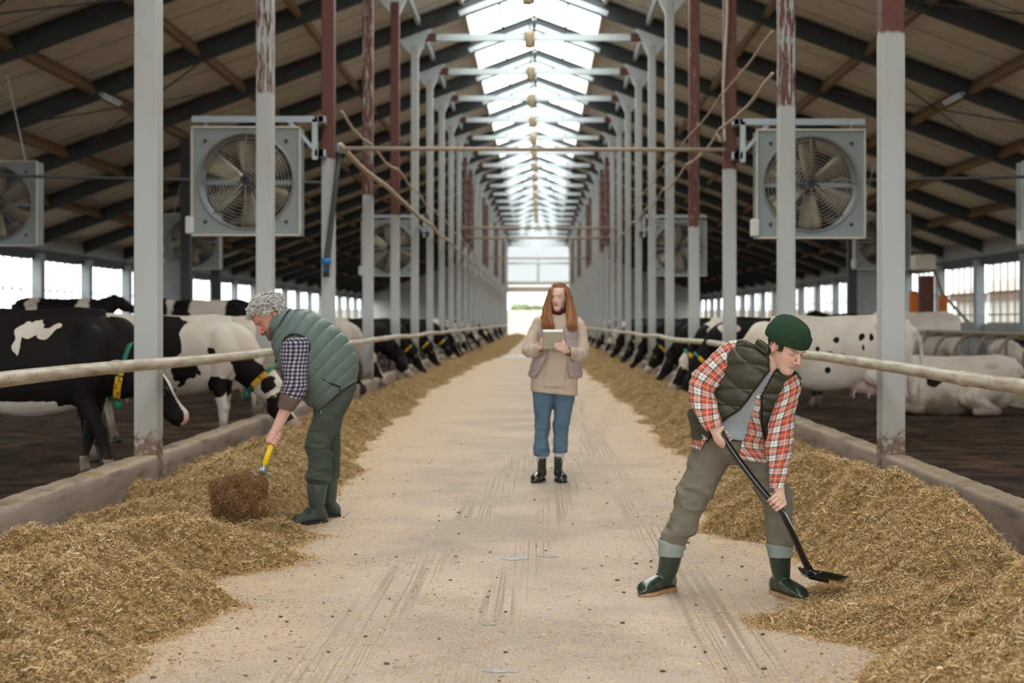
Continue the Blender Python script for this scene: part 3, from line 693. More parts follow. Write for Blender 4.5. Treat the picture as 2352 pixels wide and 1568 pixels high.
for side, nm, N in ((-1, 'west', 300000), (1, 'east', 380000)):
    xc = XC[side]; Vs = []; Fs = []; off = 0
    ys = np.concatenate([np.arange(3.6, 14, .025), np.arange(14, 26, .07), np.arange(26, 139.8, .4)]); q = np.linspace(-.04, 1, 84)
    e = edge(side, ys); X = e[:, None]+(xc-e)[:, None]*q[None, :]; Y = np.repeat(ys[:, None], len(q), 1)
    Z = feed_h(side, X, Y); V = np.stack([X, Y, Z], 2).reshape(-1, 3); k = len(q)
    I = (np.arange(len(ys)-1)[:, None]*k+np.arange(k-1)[None, :]).ravel()
    F = np.stack([I, I+1, I+k+1, I+k], 1); F = F[:, ::-1] if side < 0 else F
    F = F if side < 0 else F
    me = bpy.data.meshes.new('silage'); me.from_pydata(V.tolist(), [], F[:, ::-1].tolist()); me.polygons.foreach_set('use_smooth', np.ones(len(F), bool)); me.update()
    o = link(me, 'silage_heap', MT['silage']); stuff(o, 'long golden brown heap of chopped silage along the %s curb' % ('left' if side < 0 else 'right'), 'silage')
    r = RS(10+side)
    u = r.rand(N); ya, yb = 4.4, 42.; Yf = 1/(1/ya+(1/yb-1/ya)*u)
    e = edge(side, Yf); w = np.abs(xc-e); t = r.rand(N)*1.04-.04+np.where(r.rand(N) < .08, -r.exponential(.10, N), 0)
    Xf = e+side*t*w; ok = (side*Xf < side*xc-.0) ; Xf, Yf = Xf[ok], Yf[ok]
    Zf = np.maximum(feed_h(side, Xf, Yf), 0)+.001+r.rand(len(Xf))**2.5*.026
    L = .007+r.exponential(.0075, len(Xf))*(1+.03*Yf); L = np.clip(L, .006, .08); Wd = (.0012+.0018*r.rand(len(Xf)))*(1+.04*Yf)
    fo = blades('silage_fibres', np.stack([Xf, Yf, Zf], 1), L, Wd, MT['fibre'], 20+side, fibre_cols(len(Xf), r), .75); fo.parent = o; fo['kind'] = 'stuff'
    n = 2600; Yf = 1/(1/4.5+(1/22.-1/4.5)*r.rand(n)); e = edge(side, Yf); Xf = e+(xc-e)*(r.rand(n)*.98+.01)
    Zf = np.maximum(feed_h(side, Xf, Yf), 0)+.012
    cc = np.array([(.66, .50, .28), (.58, .42, .20), (.72, .60, .40)])[r.randint(0, 3, n)]*(.75+.4*r.rand(n, 1))
    fo = blades('pale_husks', np.stack([Xf, Yf, Zf], 1), .022+r.exponential(.026, n), .003+.010*r.rand(n)**3, MT['fibre'], 30+side, cc, .35); fo.parent = o; fo['kind'] = 'stuff'
# crumbs and chaff on the aisle floor
r = RS(77); n = 26000; Yf = 1/(1/4.6+(1/30.-1/4.6)*r.rand(n)); lo, hi = edge(-1, Yf), edge(1, Yf)
s_ = r.rand(n); m_ = r.rand(n) < .6; s_ = np.where(m_, np.where(r.rand(n) < .5, r.rand(n)**2.2*.45, 1-r.rand(n)**2.2*.45), s_); Xf = lo+(hi-lo)*s_
cl = fbm2(Xf*1.6, Yf*1.6, 3, 31); keep = r.rand(n) < sstep(.3, .62, cl)+.12; Xf, Yf = Xf[keep], Yf[keep]; n = len(Xf)
o = blades('floor_chaff', np.stack([Xf, Yf, .003+.003*r.rand(n)], 1), .006+r.exponential(.009, n), .0012+.002*r.rand(n), MT['fibre'], 78, fibre_cols(n, r)*.95, .12)
stuff(o, 'loose chaff scattered over the concrete aisle', 'chaff')
m = M(); r = RS(79); cols = []
for k in range(190):
    y = 1/(1/4.7+(1/16.-1/4.7)*r.rand()); x = float(edge(-1, y)+(edge(1, y)-edge(-1, y))*r.rand()); s = .003+.005*r.rand()
    m.ell((x, y, s*.6), (s*(1+r.rand()), s, s*.7), 6, 4); cols += [np.array([(.10, .065, .04), (.20, .09, .05), (.13, .10, .07)][r.randint(3)])]*(6*3+2)
o = obj('floor_crumbs', m, MT['fibre'], col=np.array(cols)); stuff(o, 'dark feed pellets and crumbs dotted over the aisle', 'crumbs')
# small puddles in floor pits
b = NB('puddle_water'); b.set(col=(.30, .28, .26), rough=.42, spec=.35); MT['water'] = b.m
def puddle(px, py, w, d, lab):
    Y = FPX*EYE/(py-HY); c = P(px, py, Y); n = 40; V = [(0, 0, .002)]
    for k in range(n):
        a = 2*PI*k/n; q = .35+1.3*float(fbm2(math.cos(a)*2.2+px, math.sin(a)*2.2+py, 3)); V.append((w*q*math.cos(a), d*q*math.sin(a), .002))
    V = [(c[0]+v[0], c[1]+v[1], v[2]) for v in V]
    tag(obj('puddle', M().add(V, [(0, 1+k, 1+(k+1) % n) for k in range(n)]), MT['water'], loc=(c[0], c[1], .002)), lab, 'puddle')
puddle(1182, 1283, .085, .05, 'larger small puddle in the middle of the aisle floor')
puddle(1258, 1278, .05, .035, 'small puddle just right of the larger middle puddle')
puddle(1125, 1434, .028, .02, 'tiny puddle in the foreground floor, nearer than the middle pair')
puddle(1145, 1541, .06, .03, 'small puddle at the bottom edge of the floor')
puddle(1185, 818, .62, 2.4, 'wide wet patch far down the aisle, left behind the woman')

# ================================================================== COWS
b = NB('cow_coat'); at = b.n('Attribute', attribute_name='coat').outputs['Fac']
oi = b.n('ObjectInfo').outputs['Random']
wob = b.math('MULTIPLY', b.math('SUBTRACT', b.noise(8, 5, None, .65), .5), .9)
f = b.fr(b.math('ADD', at, wob), -.02, .03)
wh = b.mix(b.fr(b.noise(2.2, 4), .35, .75), (.60, .53, .46), (.46, .37, .29))
z = b.sep(b.co())[2]; dirt = b.math('MULTIPLY', b.math('SUBTRACT', 1, b.fr(z, .1, .85)), b.fr(b.noise(5, 4), .35, .65)); wh = b.mix(b.math('MULTIPLY', dirt, .75), wh, (.22, .14, .08))
pk = b.n('Attribute', attribute_name='pink').outputs['Fac']; wh = b.mix(pk, wh, (.56, .30, .25))
bk = b.mix(b.noise(3, 3), (.004, .004, .0045), (.013, .011, .010)); c = b.mix(f, wh, bk)
mud = b.math('MULTIPLY', b.math('SUBTRACT', 1, b.fr(z, .05, .35)), .6); c = b.mix(mud, c, (.10, .065, .04))
b.set(col=c, rough=.6, spec=.10); b.bump(b.noise(60, 3), .15, .004); MT['cow'] = b.m
MT['collar'] = simple('green_collar', (.02, .16, .10), .5); MT['yellow'] = simple('yellow_tag', (.72, .38, .02), .45); MT['eye'] = simple('cow_eye', (.008, .006, .005), .08)
MT['hoof'] = simple('hoof_horn', (.05, .04, .03), .6)
NECKS = {'eat': [(.60, 1.04), (.88, .80), (1.10, .58), (1.36, .15)], 'low': [(.62, 1.08), (.88, .95), (1.06, .86), (1.30, .50)],
         'up': [(.62, 1.16), (.90, 1.28), (1.12, 1.42), (1.52, 1.18)], 'lie': [(.62, 1.14), (.90, 1.22), (1.10, 1.30), (1.5, 1.08)]}
def cow_mesh(pose, turn=0.0, fat=1.0, front_step=0.0):
    """continuous body of a dairy cow: x forward, z up"""
    m = M(); dz = -.58 if pose == 'lie' else 0
    ringd = [(-1.10, 1.19, .07, .10), (-1.06, 1.16, .16, .20), (-.98, 1.11, .23, .29), (-.82, 1.08, .275, .33), (-.6, 1.04, .29, .365), (-.3, .985, .325*fat, .415), (0, .965, .345*fat, .435), (.3, .985, .32*fat, .42), (.5, 1.02, .27, .385), (.68, 1.04, .20, .32), (.82, 1.05, .12, .22)]
    R = [((x, 0, z+dz), (0, hw, 0), (0, 0, hh), 2.3) for x, z, hw, hh in ringd]
    m.add(*loft(R, 30, 44, cap=(.05, .08)))
    m.tube([(-1.05, 0, 1.36+dz), (-.8, 0, 1.405+dz), (-.4, 0, 1.395+dz), (0, 0, 1.385+dz), (.4, 0, 1.395+dz), (.62, 0, 1.37+dz)], [.05, .07, .06, .055, .07, .07], 12)
    for s in (-1, 1):
        m.ell((-.68, s*.20, 1.33+dz), (.12, .085, .08)); m.ell((-1.05, s*.12, 1.26+dz), (.07, .06, .06))
        m.ell((.52, s*.19, 1.03+dz), (.20, .11, .30)); m.ell((-.78, s*.17, .98+dz), (.25, .14, .32))
    (x0, z0), (x1, z1), (x2, z2), (x3, z3) = NECKS[pose]
    ty = lambda x: math.tan(turn)*max(0, x-.6)*1.0
    pts = [np.array([x, ty(x), z+dz]) for x, z in ((x0, z0), (x1, z1), (x2, z2), (x3, z3))]
    t = nrm(pts[1]-pts[0]); side = np.array([-math.sin(turn)*.6, 1, 0])
    def ring(p, t, hw, hh): t = nrm(t); u = nrm(side-t*np.dot(side, t)); v = np.cross(t, u); return (p, u*hw, v*hh)
    kk = 1.25 if pose == 'low' else 1.0
    m.add(*loft([ring(pts[0]-(.12, 0, .05), t, .17, .32*kk), ring(pts[0]+(.06, 0, -.04*(kk > 1)), t, .145, .27*kk), ring(pts[1]-(0, 0, .04*(kk > 1)), pts[2]-pts[0], .115, .205*kk), ring(pts[2]-nrm(pts[2]-pts[1])*.03, pts[2]-pts[1], .09, .15)], 24, 18, cap=(.05, .06)))
    # head: from poll down to muzzle
    h = nrm(pts[3]-pts[2]); hu = nrm(side-h*np.dot(side, h)); hv = np.cross(h, hu)
    if hv[0] < 0 and pose in ('eat', 'low'): hv = -hv
    if pose in ('up', 'lie') and hv[2] < 0: hv = -hv
    if pose in ('eat', 'low') and hv[0] > 0: pass
    Lh = np.linalg.norm(pts[3]-pts[2]); pl = pts[2]
    hr = [(-.02, .085, .075, .0), (.06, .112, .11, -.03), (.15, .118, .13, -.055), (.25, .095, .115, -.055), (.34, .080, .096, -.038), (.42, .082, .088, -.024), (.48, .090, .084, -.014), (.53, .076, .062, -.014)]
    m.add(*loft([(pl+h*a*Lh/.54+hv*o_, hu*w, hv*g, 2.3) for a, w, g, o_ in hr], 26, 30, cap=(.03, .03)))
    for s in (-1, 1):
        m.ell(pl+h*.15+hu*s*.095+hv*.035, (.035, .03, .03))                      # brow over the eye
        e = pl+h*.02+hu*s*.10; Rm = np.stack([nrm(hu*s*.95-hv*.2+h*.25), nrm(np.cross(hu*s, h)), nrm(h)], 1)
        q = nrm(hu*s+h*.28-hv*.12); w = nrm(np.cross(q, hv)); v2 = np.cross(q, w)
        m.ell(e+q*.085, (.095, .048, .022), 14, 8, np.stack([q, w, v2], 1))       # ears
    eyes = [pl+h*.165+hu*s*.108+hv*.012 for s in (-1, 1)]
    nost = [pl+h*(Lh-.012)+hu*s*.035+hv*.03 for s in (-1, 1)]
    hoofs = []
    if pose != 'lie':
        for s, dx in ((-1, front_step), (1, -front_step*.6)):
            m.chain([(.52, s*.17, .92), (.50, s*.17, .70), (.52+dx*.5, s*.16, .42), (.51+dx*.9, s*.16, .16), (.55+dx, s*.16, .05)], [.125, .088, .056, .040, .052])
            m.ell((.525+dx*.5, s*.16, .42), (.062, .06, .075)); hoofs.append((.565+dx, s*.16))
        for s, dx in ((-1, -.05), (1, .12)):
            m.chain([(-.76, s*.17, .95), (-.60+dx*.3, s*.19, .74)], [.19, .13]); m.chain([(-.60+dx*.3, s*.19, .74), (-.93+dx*.7, s*.17, .50)], [.11, .062])
            m.chain([(-.93+dx*.7, s*.17, .50), (-.90+dx, s*.17, .16), (-.86+dx, s*.17, .05)], [.056, .040, .052]); hoofs.append((-.845+dx, s*.17))
        m.ell((-.47, 0, .70), (.24, .19, .20)); m.ell((-.58, 0, .66), (.16, .17, .18))
        for sx in (-.36, -.54):
            for s in (-1, 1): m.seg((sx, s*.08, .53), .018, (sx, s*.085, .46), .012, 8)
        tail = [(-1.10, 0, 1.30), (-1.17, .01, 1.18), (-1.19, .02, .95), (-1.18, .03, .62)]; m.chain(tail, [.035, .028, .022, .02], 8); m.ell((-1.18, .03, .52), (.045, .045, .16))
    else:
        for s in (-1, 1):
            m.chain([(.5, s*.2, .36), (.68, s*.26, .14), (.40, s*.30, .07), (.30, s*.28, .06)], [.13, .08, .055, .05])
            m.chain([(-.7, s*.22, .42), (-.35, s*.38, .24), (-.75, s*.44, .08), (-.45, s*.46, .06)], [.22, .13, .07, .05])
        m.ell((-.5, .22, .20), (.22, .2, .17))
        m.chain([(-1.10, 0, .72), (-1.2, .05, .5), (-1.15, .1, .2)], [.035, .025, .02], 8)
    for s in (-1, 1): pass
    return m, dict(pts=pts, h=h, hu=hu, hv=hv, pl=pl, L=Lh, eyes=eyes, nost=nost, hoofs=hoofs, dz=dz)
def coat(V, info, spec, seed):
    """signed field: > 0 black. spec: base ('white'|'black'|'mix'), blobs [(x,z,rx,rz[,sign])], head style"""
    base, blobs, head = spec; n = len(V); x, y, z = V[:, 0], V[:, 1], V[:, 2]-info['dz']; x0, z0 = x, z
    w1 = fbm3(V*6.5, 3, seed)-.5; w2 = fbm3(V*6.5+31, 3, seed)-.5
    if base == 'mix': f = (fbm3(np.stack([x*1.25, y*1.1, z*1.25], 1)+seed*3.1, 2, seed)-.50)*5
    else: f = np.full(n, .9 if base == 'black' else -.9)
    for bl in blobs:
        bx, bz, rx, rz = bl[:4]; am = min(1, max(rx, rz)/.14)*.22; x, z = x0+w1*am, z0+w2*am; d = 1-np.sqrt(((x-bx)/rx)**2+((z-bz)/rz)**2)
        d = np.clip(d*2.2, -1, 1); sg = bl[4] if len(bl) > 4 else (1 if base == 'white' else -1)
        if len(bl) > 5: d = np.where(y*bl[5] > 0, d, -1)
        f = np.maximum(f, d) if sg > 0 else np.minimum(f, -d)
    x, z = x0, z0
    low = sstep(.52, .30, V[:, 2]) if info['dz'] == 0 else np.zeros(n)
    if base != 'black': f = f*(1-low)-low*.8
    else: f = np.minimum(f, np.where(V[:, 2] < .20, -.5, 1))
    bel = (z < .68) & (x < .3) & (x > -.7); f = np.where(bel & (base != 'white'), np.minimum(f, -.4), f)
    # head
    q = V-info['pl']; a = q @ info['h']; w = np.abs(q @ info['hu']); v = q @ info['hv']; hd = (a > -.04) & (np.linalg.norm(q, axis=1) < .75) & (x > info['pts'][2][0]-.12)
    if head == 'blaze': f = np.where(hd, np.where((w < .035+.03*sstep(.2, .45, a)) & (v > -.02), -.6, .8), f)
    elif head == 'black': f = np.where(hd, .8, f)
    elif head == 'eyepatch': f = np.where(hd, np.where((w > .045) & (a > .02) & (a < .36), .8, -.6), f)
    elif head == 'white': f = np.where(hd, -.7, f)
    elif head == 'whitenose': f = np.where(hd, np.where(a > .30, -.7, .8), f)
    pink = np.exp(-((a-info['L'])/.05)**2)*(hd & (v > -.03))*(1. if head in ('blaze', 'white', 'whitenose', 'eyepatch') else 0)
    if info['dz'] == 0: pink = np.maximum(pink, .55*np.exp(-(((x+.5)/.22)**2+((V[:, 2]-.56)/.14)**2)*1.2))
    return f, pink
CACHE = {}
def cow(label, x, y, face, pose='eat', spec=('mix', [], 'blaze'), seed=1, turn=0, z0=0, rz=0, fat=1.0, step=0.06, tags=True, vox=.018, cat='cow', scale=1.0):
    key = (pose, turn, fat, step, seed, str(spec), vox)
    if key not in CACHE:
        m, info = cow_mesh(pose, turn, fat, step); me, V, N = remesh(m, vox, 4, .5)
        V = V+N*((fbm3(V*5, 2, 3)-.5)*.018)[:, None]; V[:, 2] = np.maximum(V[:, 2], .004); put(me, V); CACHE[key] = (me, V, info)
        f, pk = coat(V, info, spec, seed); org = WLOC.get('x')
        d = bpy.data.objects.new('tmp', None); me.name = 'cow_body'
        for k_, a_ in (('coat', f), ('pink', pk)):
            at_ = me.attributes.new(k_, 'FLOAT', 'POINT'); at_.data.foreach_set('value', np.asarray(a_, float))
        me.polygons.foreach_set('use_smooth', np.ones(len(me.polygons), bool)); me.materials.append(MT['cow'])
        bpy.data.objects.remove(d)
    me, V, info = CACHE[key]
    t = thing('cow', label, cat, (0, 0, 0)); bo = bpy.data.objects.new('body', me); COL.objects.link(bo); bo.parent = t
    for e in info['eyes']: obj('eye', M().ell(e, (.024, .02, .024), 10, 8), MT['eye'], t)
    for e in info['nost']: obj('nostril', M().ell(e, (.013, .013, .013), 8, 6), MT['eye'], t)
    for hx, hy in info['hoofs']: obj('hoof', M().tube([(hx-.01, hy, .0), (hx-.01, hy, .03), (hx-.03, hy, .075)], [.066, .062, .050], 12), MT['hoof'], t)
    if tags:
        p1, p2 = info['pts'][1], info['pts'][2]; T = nrm(p2-p1); c = p1+(p2-p1)*.30
        if pose == 'low': p0 = info['pts'][0]; T = nrm(p1-p0+(.25, 0, 0)); c = p0*.25+p1*.75-(0, 0, .045)
        u = nrm(np.cross(T, (0, 1, 0))); v = np.array([0., 1, 0]) ; v = nrm(v-T*np.dot(v, T)); u = np.cross(T, v)
        rv, ru = (.150, .272) if pose == 'low' else (.118, .205); an = np.arange(36)*2*PI/36
        m = M(); V2 = []
        for a in an:
            p = c+v*rv*math.cos(a)+u*ru*math.sin(a); nn = nrm(v*math.cos(a)/rv+u*math.sin(a)/ru); V2 += [p-T*.02, p+T*.02, p+T*.02+nn*.007, p-T*.02+nn*.007]
        F = []
        for k in range(36):
            a, b_ = 4*k, 4*((k+1) % 36); F += [(a+j, a+(j+1) % 4, b_+(j+1) % 4, b_+j) for j in range(4)]
        col_ = obj('collar', m.add(V2, F), MT['collar'], t)
        cs = -1 if face > 0 else 1       # the side turned to the aisle mouth
        for a0, a1 in (((-6, 10), (13, 62)) if pose == 'low' else ((-28, -8), (-4, 44)) if pose != 'eat' else ((-30, -6), (-2, 30))):
            m = M(); V2 = []; A = np.radians(np.linspace(a0, a1, 7))
            for a in A:
                sn = -math.sin(a) if u[2] > 0 else math.sin(a)
                p = c+v*cs*(rv+.009)*math.cos(a)+u*(ru+.009)*sn; nn = nrm(v*cs*math.cos(a)/rv+u*sn/ru); V2 += [p-T*.03, p+T*.03, p+T*.03+nn*.008, p-T*.03+nn*.008]
            F = [(4*k+j, 4*k+(j+1) % 4, 4*k+4+(j+1) % 4, 4*k+4+j) for k in range(6) for j in range(4)]+[(3, 2, 1, 0), (24, 25, 26, 27)]
            obj('number_tag', m.add(V2, F), MT['yellow'], col_)
        e = info['pl']+info['h']*.05+info['hu']*.0
        q = nrm(info['hu']*cs+info['h']*.28-info['hv']*.12); ec = info['pl']+info['h']*.02+info['hu']*cs*.10+q*.085
        obj('ear_tag', M().ell(ec+info['hv']*.024, (.016, .010, .020), 8, 6), MT['yellow'], t)
        weights = c+u*(ru+.03)*(-1 if u[2] > 0 else 1); obj('collar_weight', M().ell(weights, (.04, .035, .05), 12, 8), MT['collar'], col_)
    t.location = (x, y, z0); t.rotation_euler = (0, 0, (0 if face > 0 else PI)+rz); t.scale = (scale,)*3
    return t, info
def digit(ch, p, size, parent, roll=0):
    cu = bpy.data.curves.new('number', 'FONT'); cu.body = ch; cu.size = size; cu.extrude = .001; cu.align_x = 'CENTER'; cu.align_y = 'CENTER'
    tmp_ = bpy.data.objects.new('tmp', cu); COL.objects.link(tmp_); bpy.context.view_layer.update(); me_ = bpy.data.meshes.new_from_object(tmp_.evaluated_get(bpy.context.evaluated_depsgraph_get())); bpy.data.objects.remove(tmp_)
    o = bpy.data.objects.new('number', me_); COL.objects.link(o); me_.materials.clear(); me_.materials.append(MT['black']); o.parent = parent; o.location = p; o.rotation_euler = (PI/2, roll, 0)
# ---- left row, nearest first
c1, inf1 = cow('big black cow with white nose blaze and numbered collar behind the nearest left post', -4.42, 12.35, 1, 'low',
    ('black', [(.13, 1.275, .17, .055), (.00, 1.19, .045, .15), (.20, 1.24, .05, .05), (-.30, .58, .25, .10), (.38, .56, .10, .06)], 'blaze'), 2, turn=-.05, step=.22, vox=.013, scale=1.03)
_tg = sorted([c_ for co_ in c1.children if co_.name.startswith('collar') for c_ in co_.children if c_.name.startswith('number_tag')], key=lambda o_: -sum(v.co.z for v in o_.data.vertices)/len(o_.data.vertices))
for tg_, chs in zip(_tg, ('1', '654')):
    vs = np.array([v.co[:] for v in tg_.data.vertices]); vs = vs[vs[:, 1] < np.median(vs[:, 1])+.03]; zt, zb = vs[:, 2].max(), vs[:, 2].min()
    for i_, ch in enumerate(chs):
        zc = zt-(zt-zb)*(i_+.5)/len(chs); nb_ = vs[np.argsort(np.abs(vs[:, 2]-zc))[:6]]; digit(ch, (nb_[:, 0].mean(), nb_[:, 1].min()-.004, zc), .065, tg_, .2*i_)
c2, _ = cow('dark cow with white belly standing behind the nearest black cow', -5.0, 14.1, 1, 'low', ('black', [(.90, 1.12, .10, .16), (.1, .72, .6, .16), (-.2, .62, .5, .16)], 'black'), 3, turn=.1)
c3, _ = cow('white cow with black patches eating under the left rail in front of the bent man', -4.08, 16.0, 1, 'eat',
    ('white', [(-.05, 1.24, .20, .28), (.15, .85, .09, .14), (.28, .87, .035, .10), (.50, .66, .10, .13), (.80, .78, .17, .20), (1.06, .66, .09, .12), (.46, 1.05, .05, .06), (-.75, 1.1, .2, .3)], 'eyepatch'), 4, vox=.014)
c4, _ = cow('black and white cow back showing above the nearest cow, far left', -10.0, 30.0, 1, 'up', ('black', [(-.62, 1.3, .12, .3), (.42, 1.3, .15, .3)], 'black'), 5, z0=.42, tags=False)
c5, _ = cow('black and white cow back above the white cow, behind the nearest left post', -7.7, 32.6, -1, 'up', ('black', [(-.15, 1.3, .42, .3), (.75, 1.3, .1, .3)], 'blaze'), 6, z0=.42, tags=False)
specs = [('mix', [], 'blaze'), ('mix', [], 'black'), ('white', [(.2, 1.1, .2, .25), (-.3, 1.2, .25, .2), (.55, .8, .12, .14)], 'eyepatch'), ('black', [(.1, 1.1, .18, .2), (.0, .6, .5, .1)], 'whitenose'), ('black', [(-.3, 1.2, .2, .2)], 'blaze')]
left = [(20.6, 2, -4.55, 'up', 'tan white cow standing behind the bent man, between the third and fourth left posts'), (24.6, 1, -4.3, 'eat', 'white cow with black spots behind the fourth left post'),
        (27.6, 2, -4.25, 'eat', 'spotted white cow between the fourth and fifth left posts'), (31.0, 3, -4.05, 'eat', 'black cow eating low beside the fifth left post'), (34.2, 4, -4.0, 'eat', 'black cow with head in the silage beside the sixth left post'),
        (38.6, 4, -3.95, 'eat', 'glossy black cow eating just past the sixth left post'), (44.5, 3, -3.9, 'eat', 'black cow with a white nose eating farther down the left row')]
for y, k, x, pose, lab in left: cow(lab, x-.10, y, 1, pose, specs[k], k+10, z0=0, tags=y < 26 or y > 44 or 'sixth' in lab)
rf = RS(41)
def far_row(side, ys, x0, lab, grp):
    for i, y in enumerate(ys):
        k = rf.randint(0, 5); cow(lab, x0+side*(.1+(rf.rand()-.5)*.4), y+rf.rand()*.4, -side, 'eat' if rf.rand() < .75 else 'low', specs[k], k+10+(i % 2)*7, rz=(rf.rand()-.5)*.36, tags=rf.rand() < .3, z0=0, scale=.96+.08*rf.rand())[0]['group'] = grp
far_row(-1, [FR[n_]+d_ for n_, d_ in ((12, 3.3), (13, 1.3), (13, 3.2), (14, 1.4), (14, 3.2), (15, 1.5), (16, 1.4), (16, 3.2), (17, 1.6), (18, 1.5), (19, 3), (20, 1.6), (22, 1.5), (24, 2))], -4.0, 'small blurred cow eating near the far end of the left row', 'far cows of the left row')
# ---- right row
c6, _ = cow('large white cow with tiny black spots and a full udder behind the boy', 3.42, 17.2, -1, 'low',
    ('white', [(-.40, 1.18, .035, .045), (-.52, 1.18, .03, .045), (-.1, 1.17, .035, .04), (-.42, 1.06, .018, .035), (-.02, .98, .05, .045), (-.17, .96, .045, .05), (-.23, .88, .025, .03), (.0, .80, .035, .04), (.3, 1.1, .04, .05), (.12, 1.05, .025, .03)], 'white'), 7, fat=1.02, vox=.014, tags=False)
c7, _ = cow('black cow with an orange ear tag eating left of the boy, behind his elbow', 3.55, 22.7, -1, 'eat', ('black', [(.55, 1.28, .16, .1), (.3, .85, .06, .16)], 'black'), 8)
c8, _ = cow('white backed cow with orange and green collar, eating left of the boy', 3.65, 25.2, -1, 'eat', ('white', [(.78, 1.0, .14, .4), (.95, .9, .12, .4), (.2, 1.25, .10, .1)], 'eyepatch'), 9)
right = [(19.3, 2, 3.75, 'eat', 'white and black cow back peeping over the boy between the second and third right posts'), (29.5, 4, 3.7, 'eat', 'black cow with white blaze behind the collared cow on the right'), (33.5, 3, 3.75, 'eat', 'black cow with white muzzle just right of the woman'),
         (38, 4, 3.7, 'eat', 'black cow eating beyond the white muzzled cow on the right'), (43, 1, 3.75, 'eat', 'dark cow whose white face shows close right of the woman')]
for y, k, x, pose, lab in right: cow(lab, x+.08, y, -1, pose, specs[k], k+10, z0=0, tags=y in (33.5, 43))
far_row(1, [FR[n_]+d_ for n_, d_ in ((12, 1.3), (12, 3.2), (13, 1.4), (13, 3.1), (14, 1.5), (15, 1.3), (15, 3.2), (16, 1.6), (17, 1.5), (18, 3), (20, 1.6), (22, 1.5), (24, 2))], 3.8, 'small blurred cow eating near the far end of the right row', 'far cows of the right row')
lying = [(6.0, 21.2, 2.9, ('white', [(.1, 1.1, .1, .12)], 'white'), 21, 'dirty white cow lying down just right of the nearest right post'), (8.9, 19.2, .4, ('white', [(.55, 1.25, .2, .15)], 'white'), 22, 'muddy white cow lying at the right picture edge under the rail'),
         (9.0, 23.6, 1.2, ('mix', [], 'blaze'), 13, 'black and white cow lying behind the curved stall bars'), (10.8, 26.8, .2, ('black', [(.3, 1.2, .2, .2)], 'black'), 14, 'black cow lying behind the curved bars at the right edge'), (10.6, 30.4, .3, ('mix', [], 'black'), 15, 'spotted cow lying in the stalls right of the orange brush')]
for x, y, a, sp_, sd, lab in lying: cow(lab, x, y, 1, 'lie', sp_, sd, rz=a, z0=.0 if x < 7 else .12, tags=False)
cow('pale cow with white face standing right behind the nearest right post', 7.6, 28.5, -1, 'up', ('white', [(.9, 1.35, .12, .12)], 'eyepatch'), 16, rz=.6, z0=.12)
cow('long black cow back seen over the white cow behind the boy', 7.0, 31, -1, 'up', ('black', [], 'blaze'), 17, z0=.1, rz=.1, tags=False)
# ---- curved stall dividers on the right
pr = None; bars = M
def divider(x, y, lab, grp):
    pts = [(x+1.9, y, 1.12), (x+.35, y, 1.12), (x+.12, y, 1.05), (x, y, .85), (x+.04, y, .62), (x+.2, y, .48), (x+.5, y, .45), (x+1.9, y, .55)]
    K = cr(np.array(pts, float), np.linspace(0, 7, 36))
    t = thing('stall_divider', lab, 'stall divider', (x+1, y, 0), grp)
    obj('loop', M().tube(K, .032, 10), MT['stall'], t); obj('post', M().tube([(x+1.7, y, 0), (x+1.7, y, 1.2)], .04, 10), MT['stall'], t); return t
MT['stall'] = simple('muddy_galvanised', (.21, .165, .12), .6, .2, var=.3, scale=6)
d0 = divider(7.35, 21.6, 'curved brown tube stall divider behind the right rail', 'curved stall dividers on the right')
for k in range(1, 11): d = dup(d0, (8.35, 21.6+k*1.2, 0))
tag(obj('stall_rail', M().tube([(7.7, 19, 1.17), (7.7, 36, 1.17)], .05, 10), MT['stall'], loc=(7.7, 19, 1.17)), 'long brown rail topping the curved stall dividers', 'rail')
tag(obj('stall_ledge', M().box(7.7, 13, 17.5, 60, 0, .12), MT['curb'], loc=(8, 20, 0), smooth=False), 'low concrete edge of the lying stalls on the right', 'ledge')
# ---- cow brush machine on the right
t = thing('cow_brush', 'orange cow brush machine on a brown post right of the nearest right post', 'brush', (10.2, 38, 0))
obj('support', M().box(10.15, 10.5, 37.9, 38.2, 0, 2.6), MT['primer'], t, smooth=False)
obj('motor_housing', M().box(9.95, 10.5, 37.7, 38.2, 2.75, 3.15), MT['lintel'], t, smooth=False, bevel=.03)
obj('arm', M().tube([(10.5, 37.8, 2.7), (10.7, 37.8, 2.1), (11.4, 37.8, 1.35)], .04, 8), MT['stall'], t)
for xx, hh in ((9.93, .8), (10.72, .7)): obj('brush_roll', M().tube([(xx, 37.8, 1.3), (xx, 37.8, 1.35), (xx, 37.8, 1.35+hh), (xx, 37.8, 1.4+hh)], [.06, .12, .12, .06], 20), MT['orange'], t)
# brown boards inside the left cow area
tag(obj('board_fence', M().box(-12, -5.2, 27.5, 27.6, .75, 1.36), simple('brown_boards', (.10, .055, .035), .8, var=.3, scale=3), loc=(-8, 27.5, .75), smooth=False), 'dark brown board fence behind the white patched cow', 'fence')

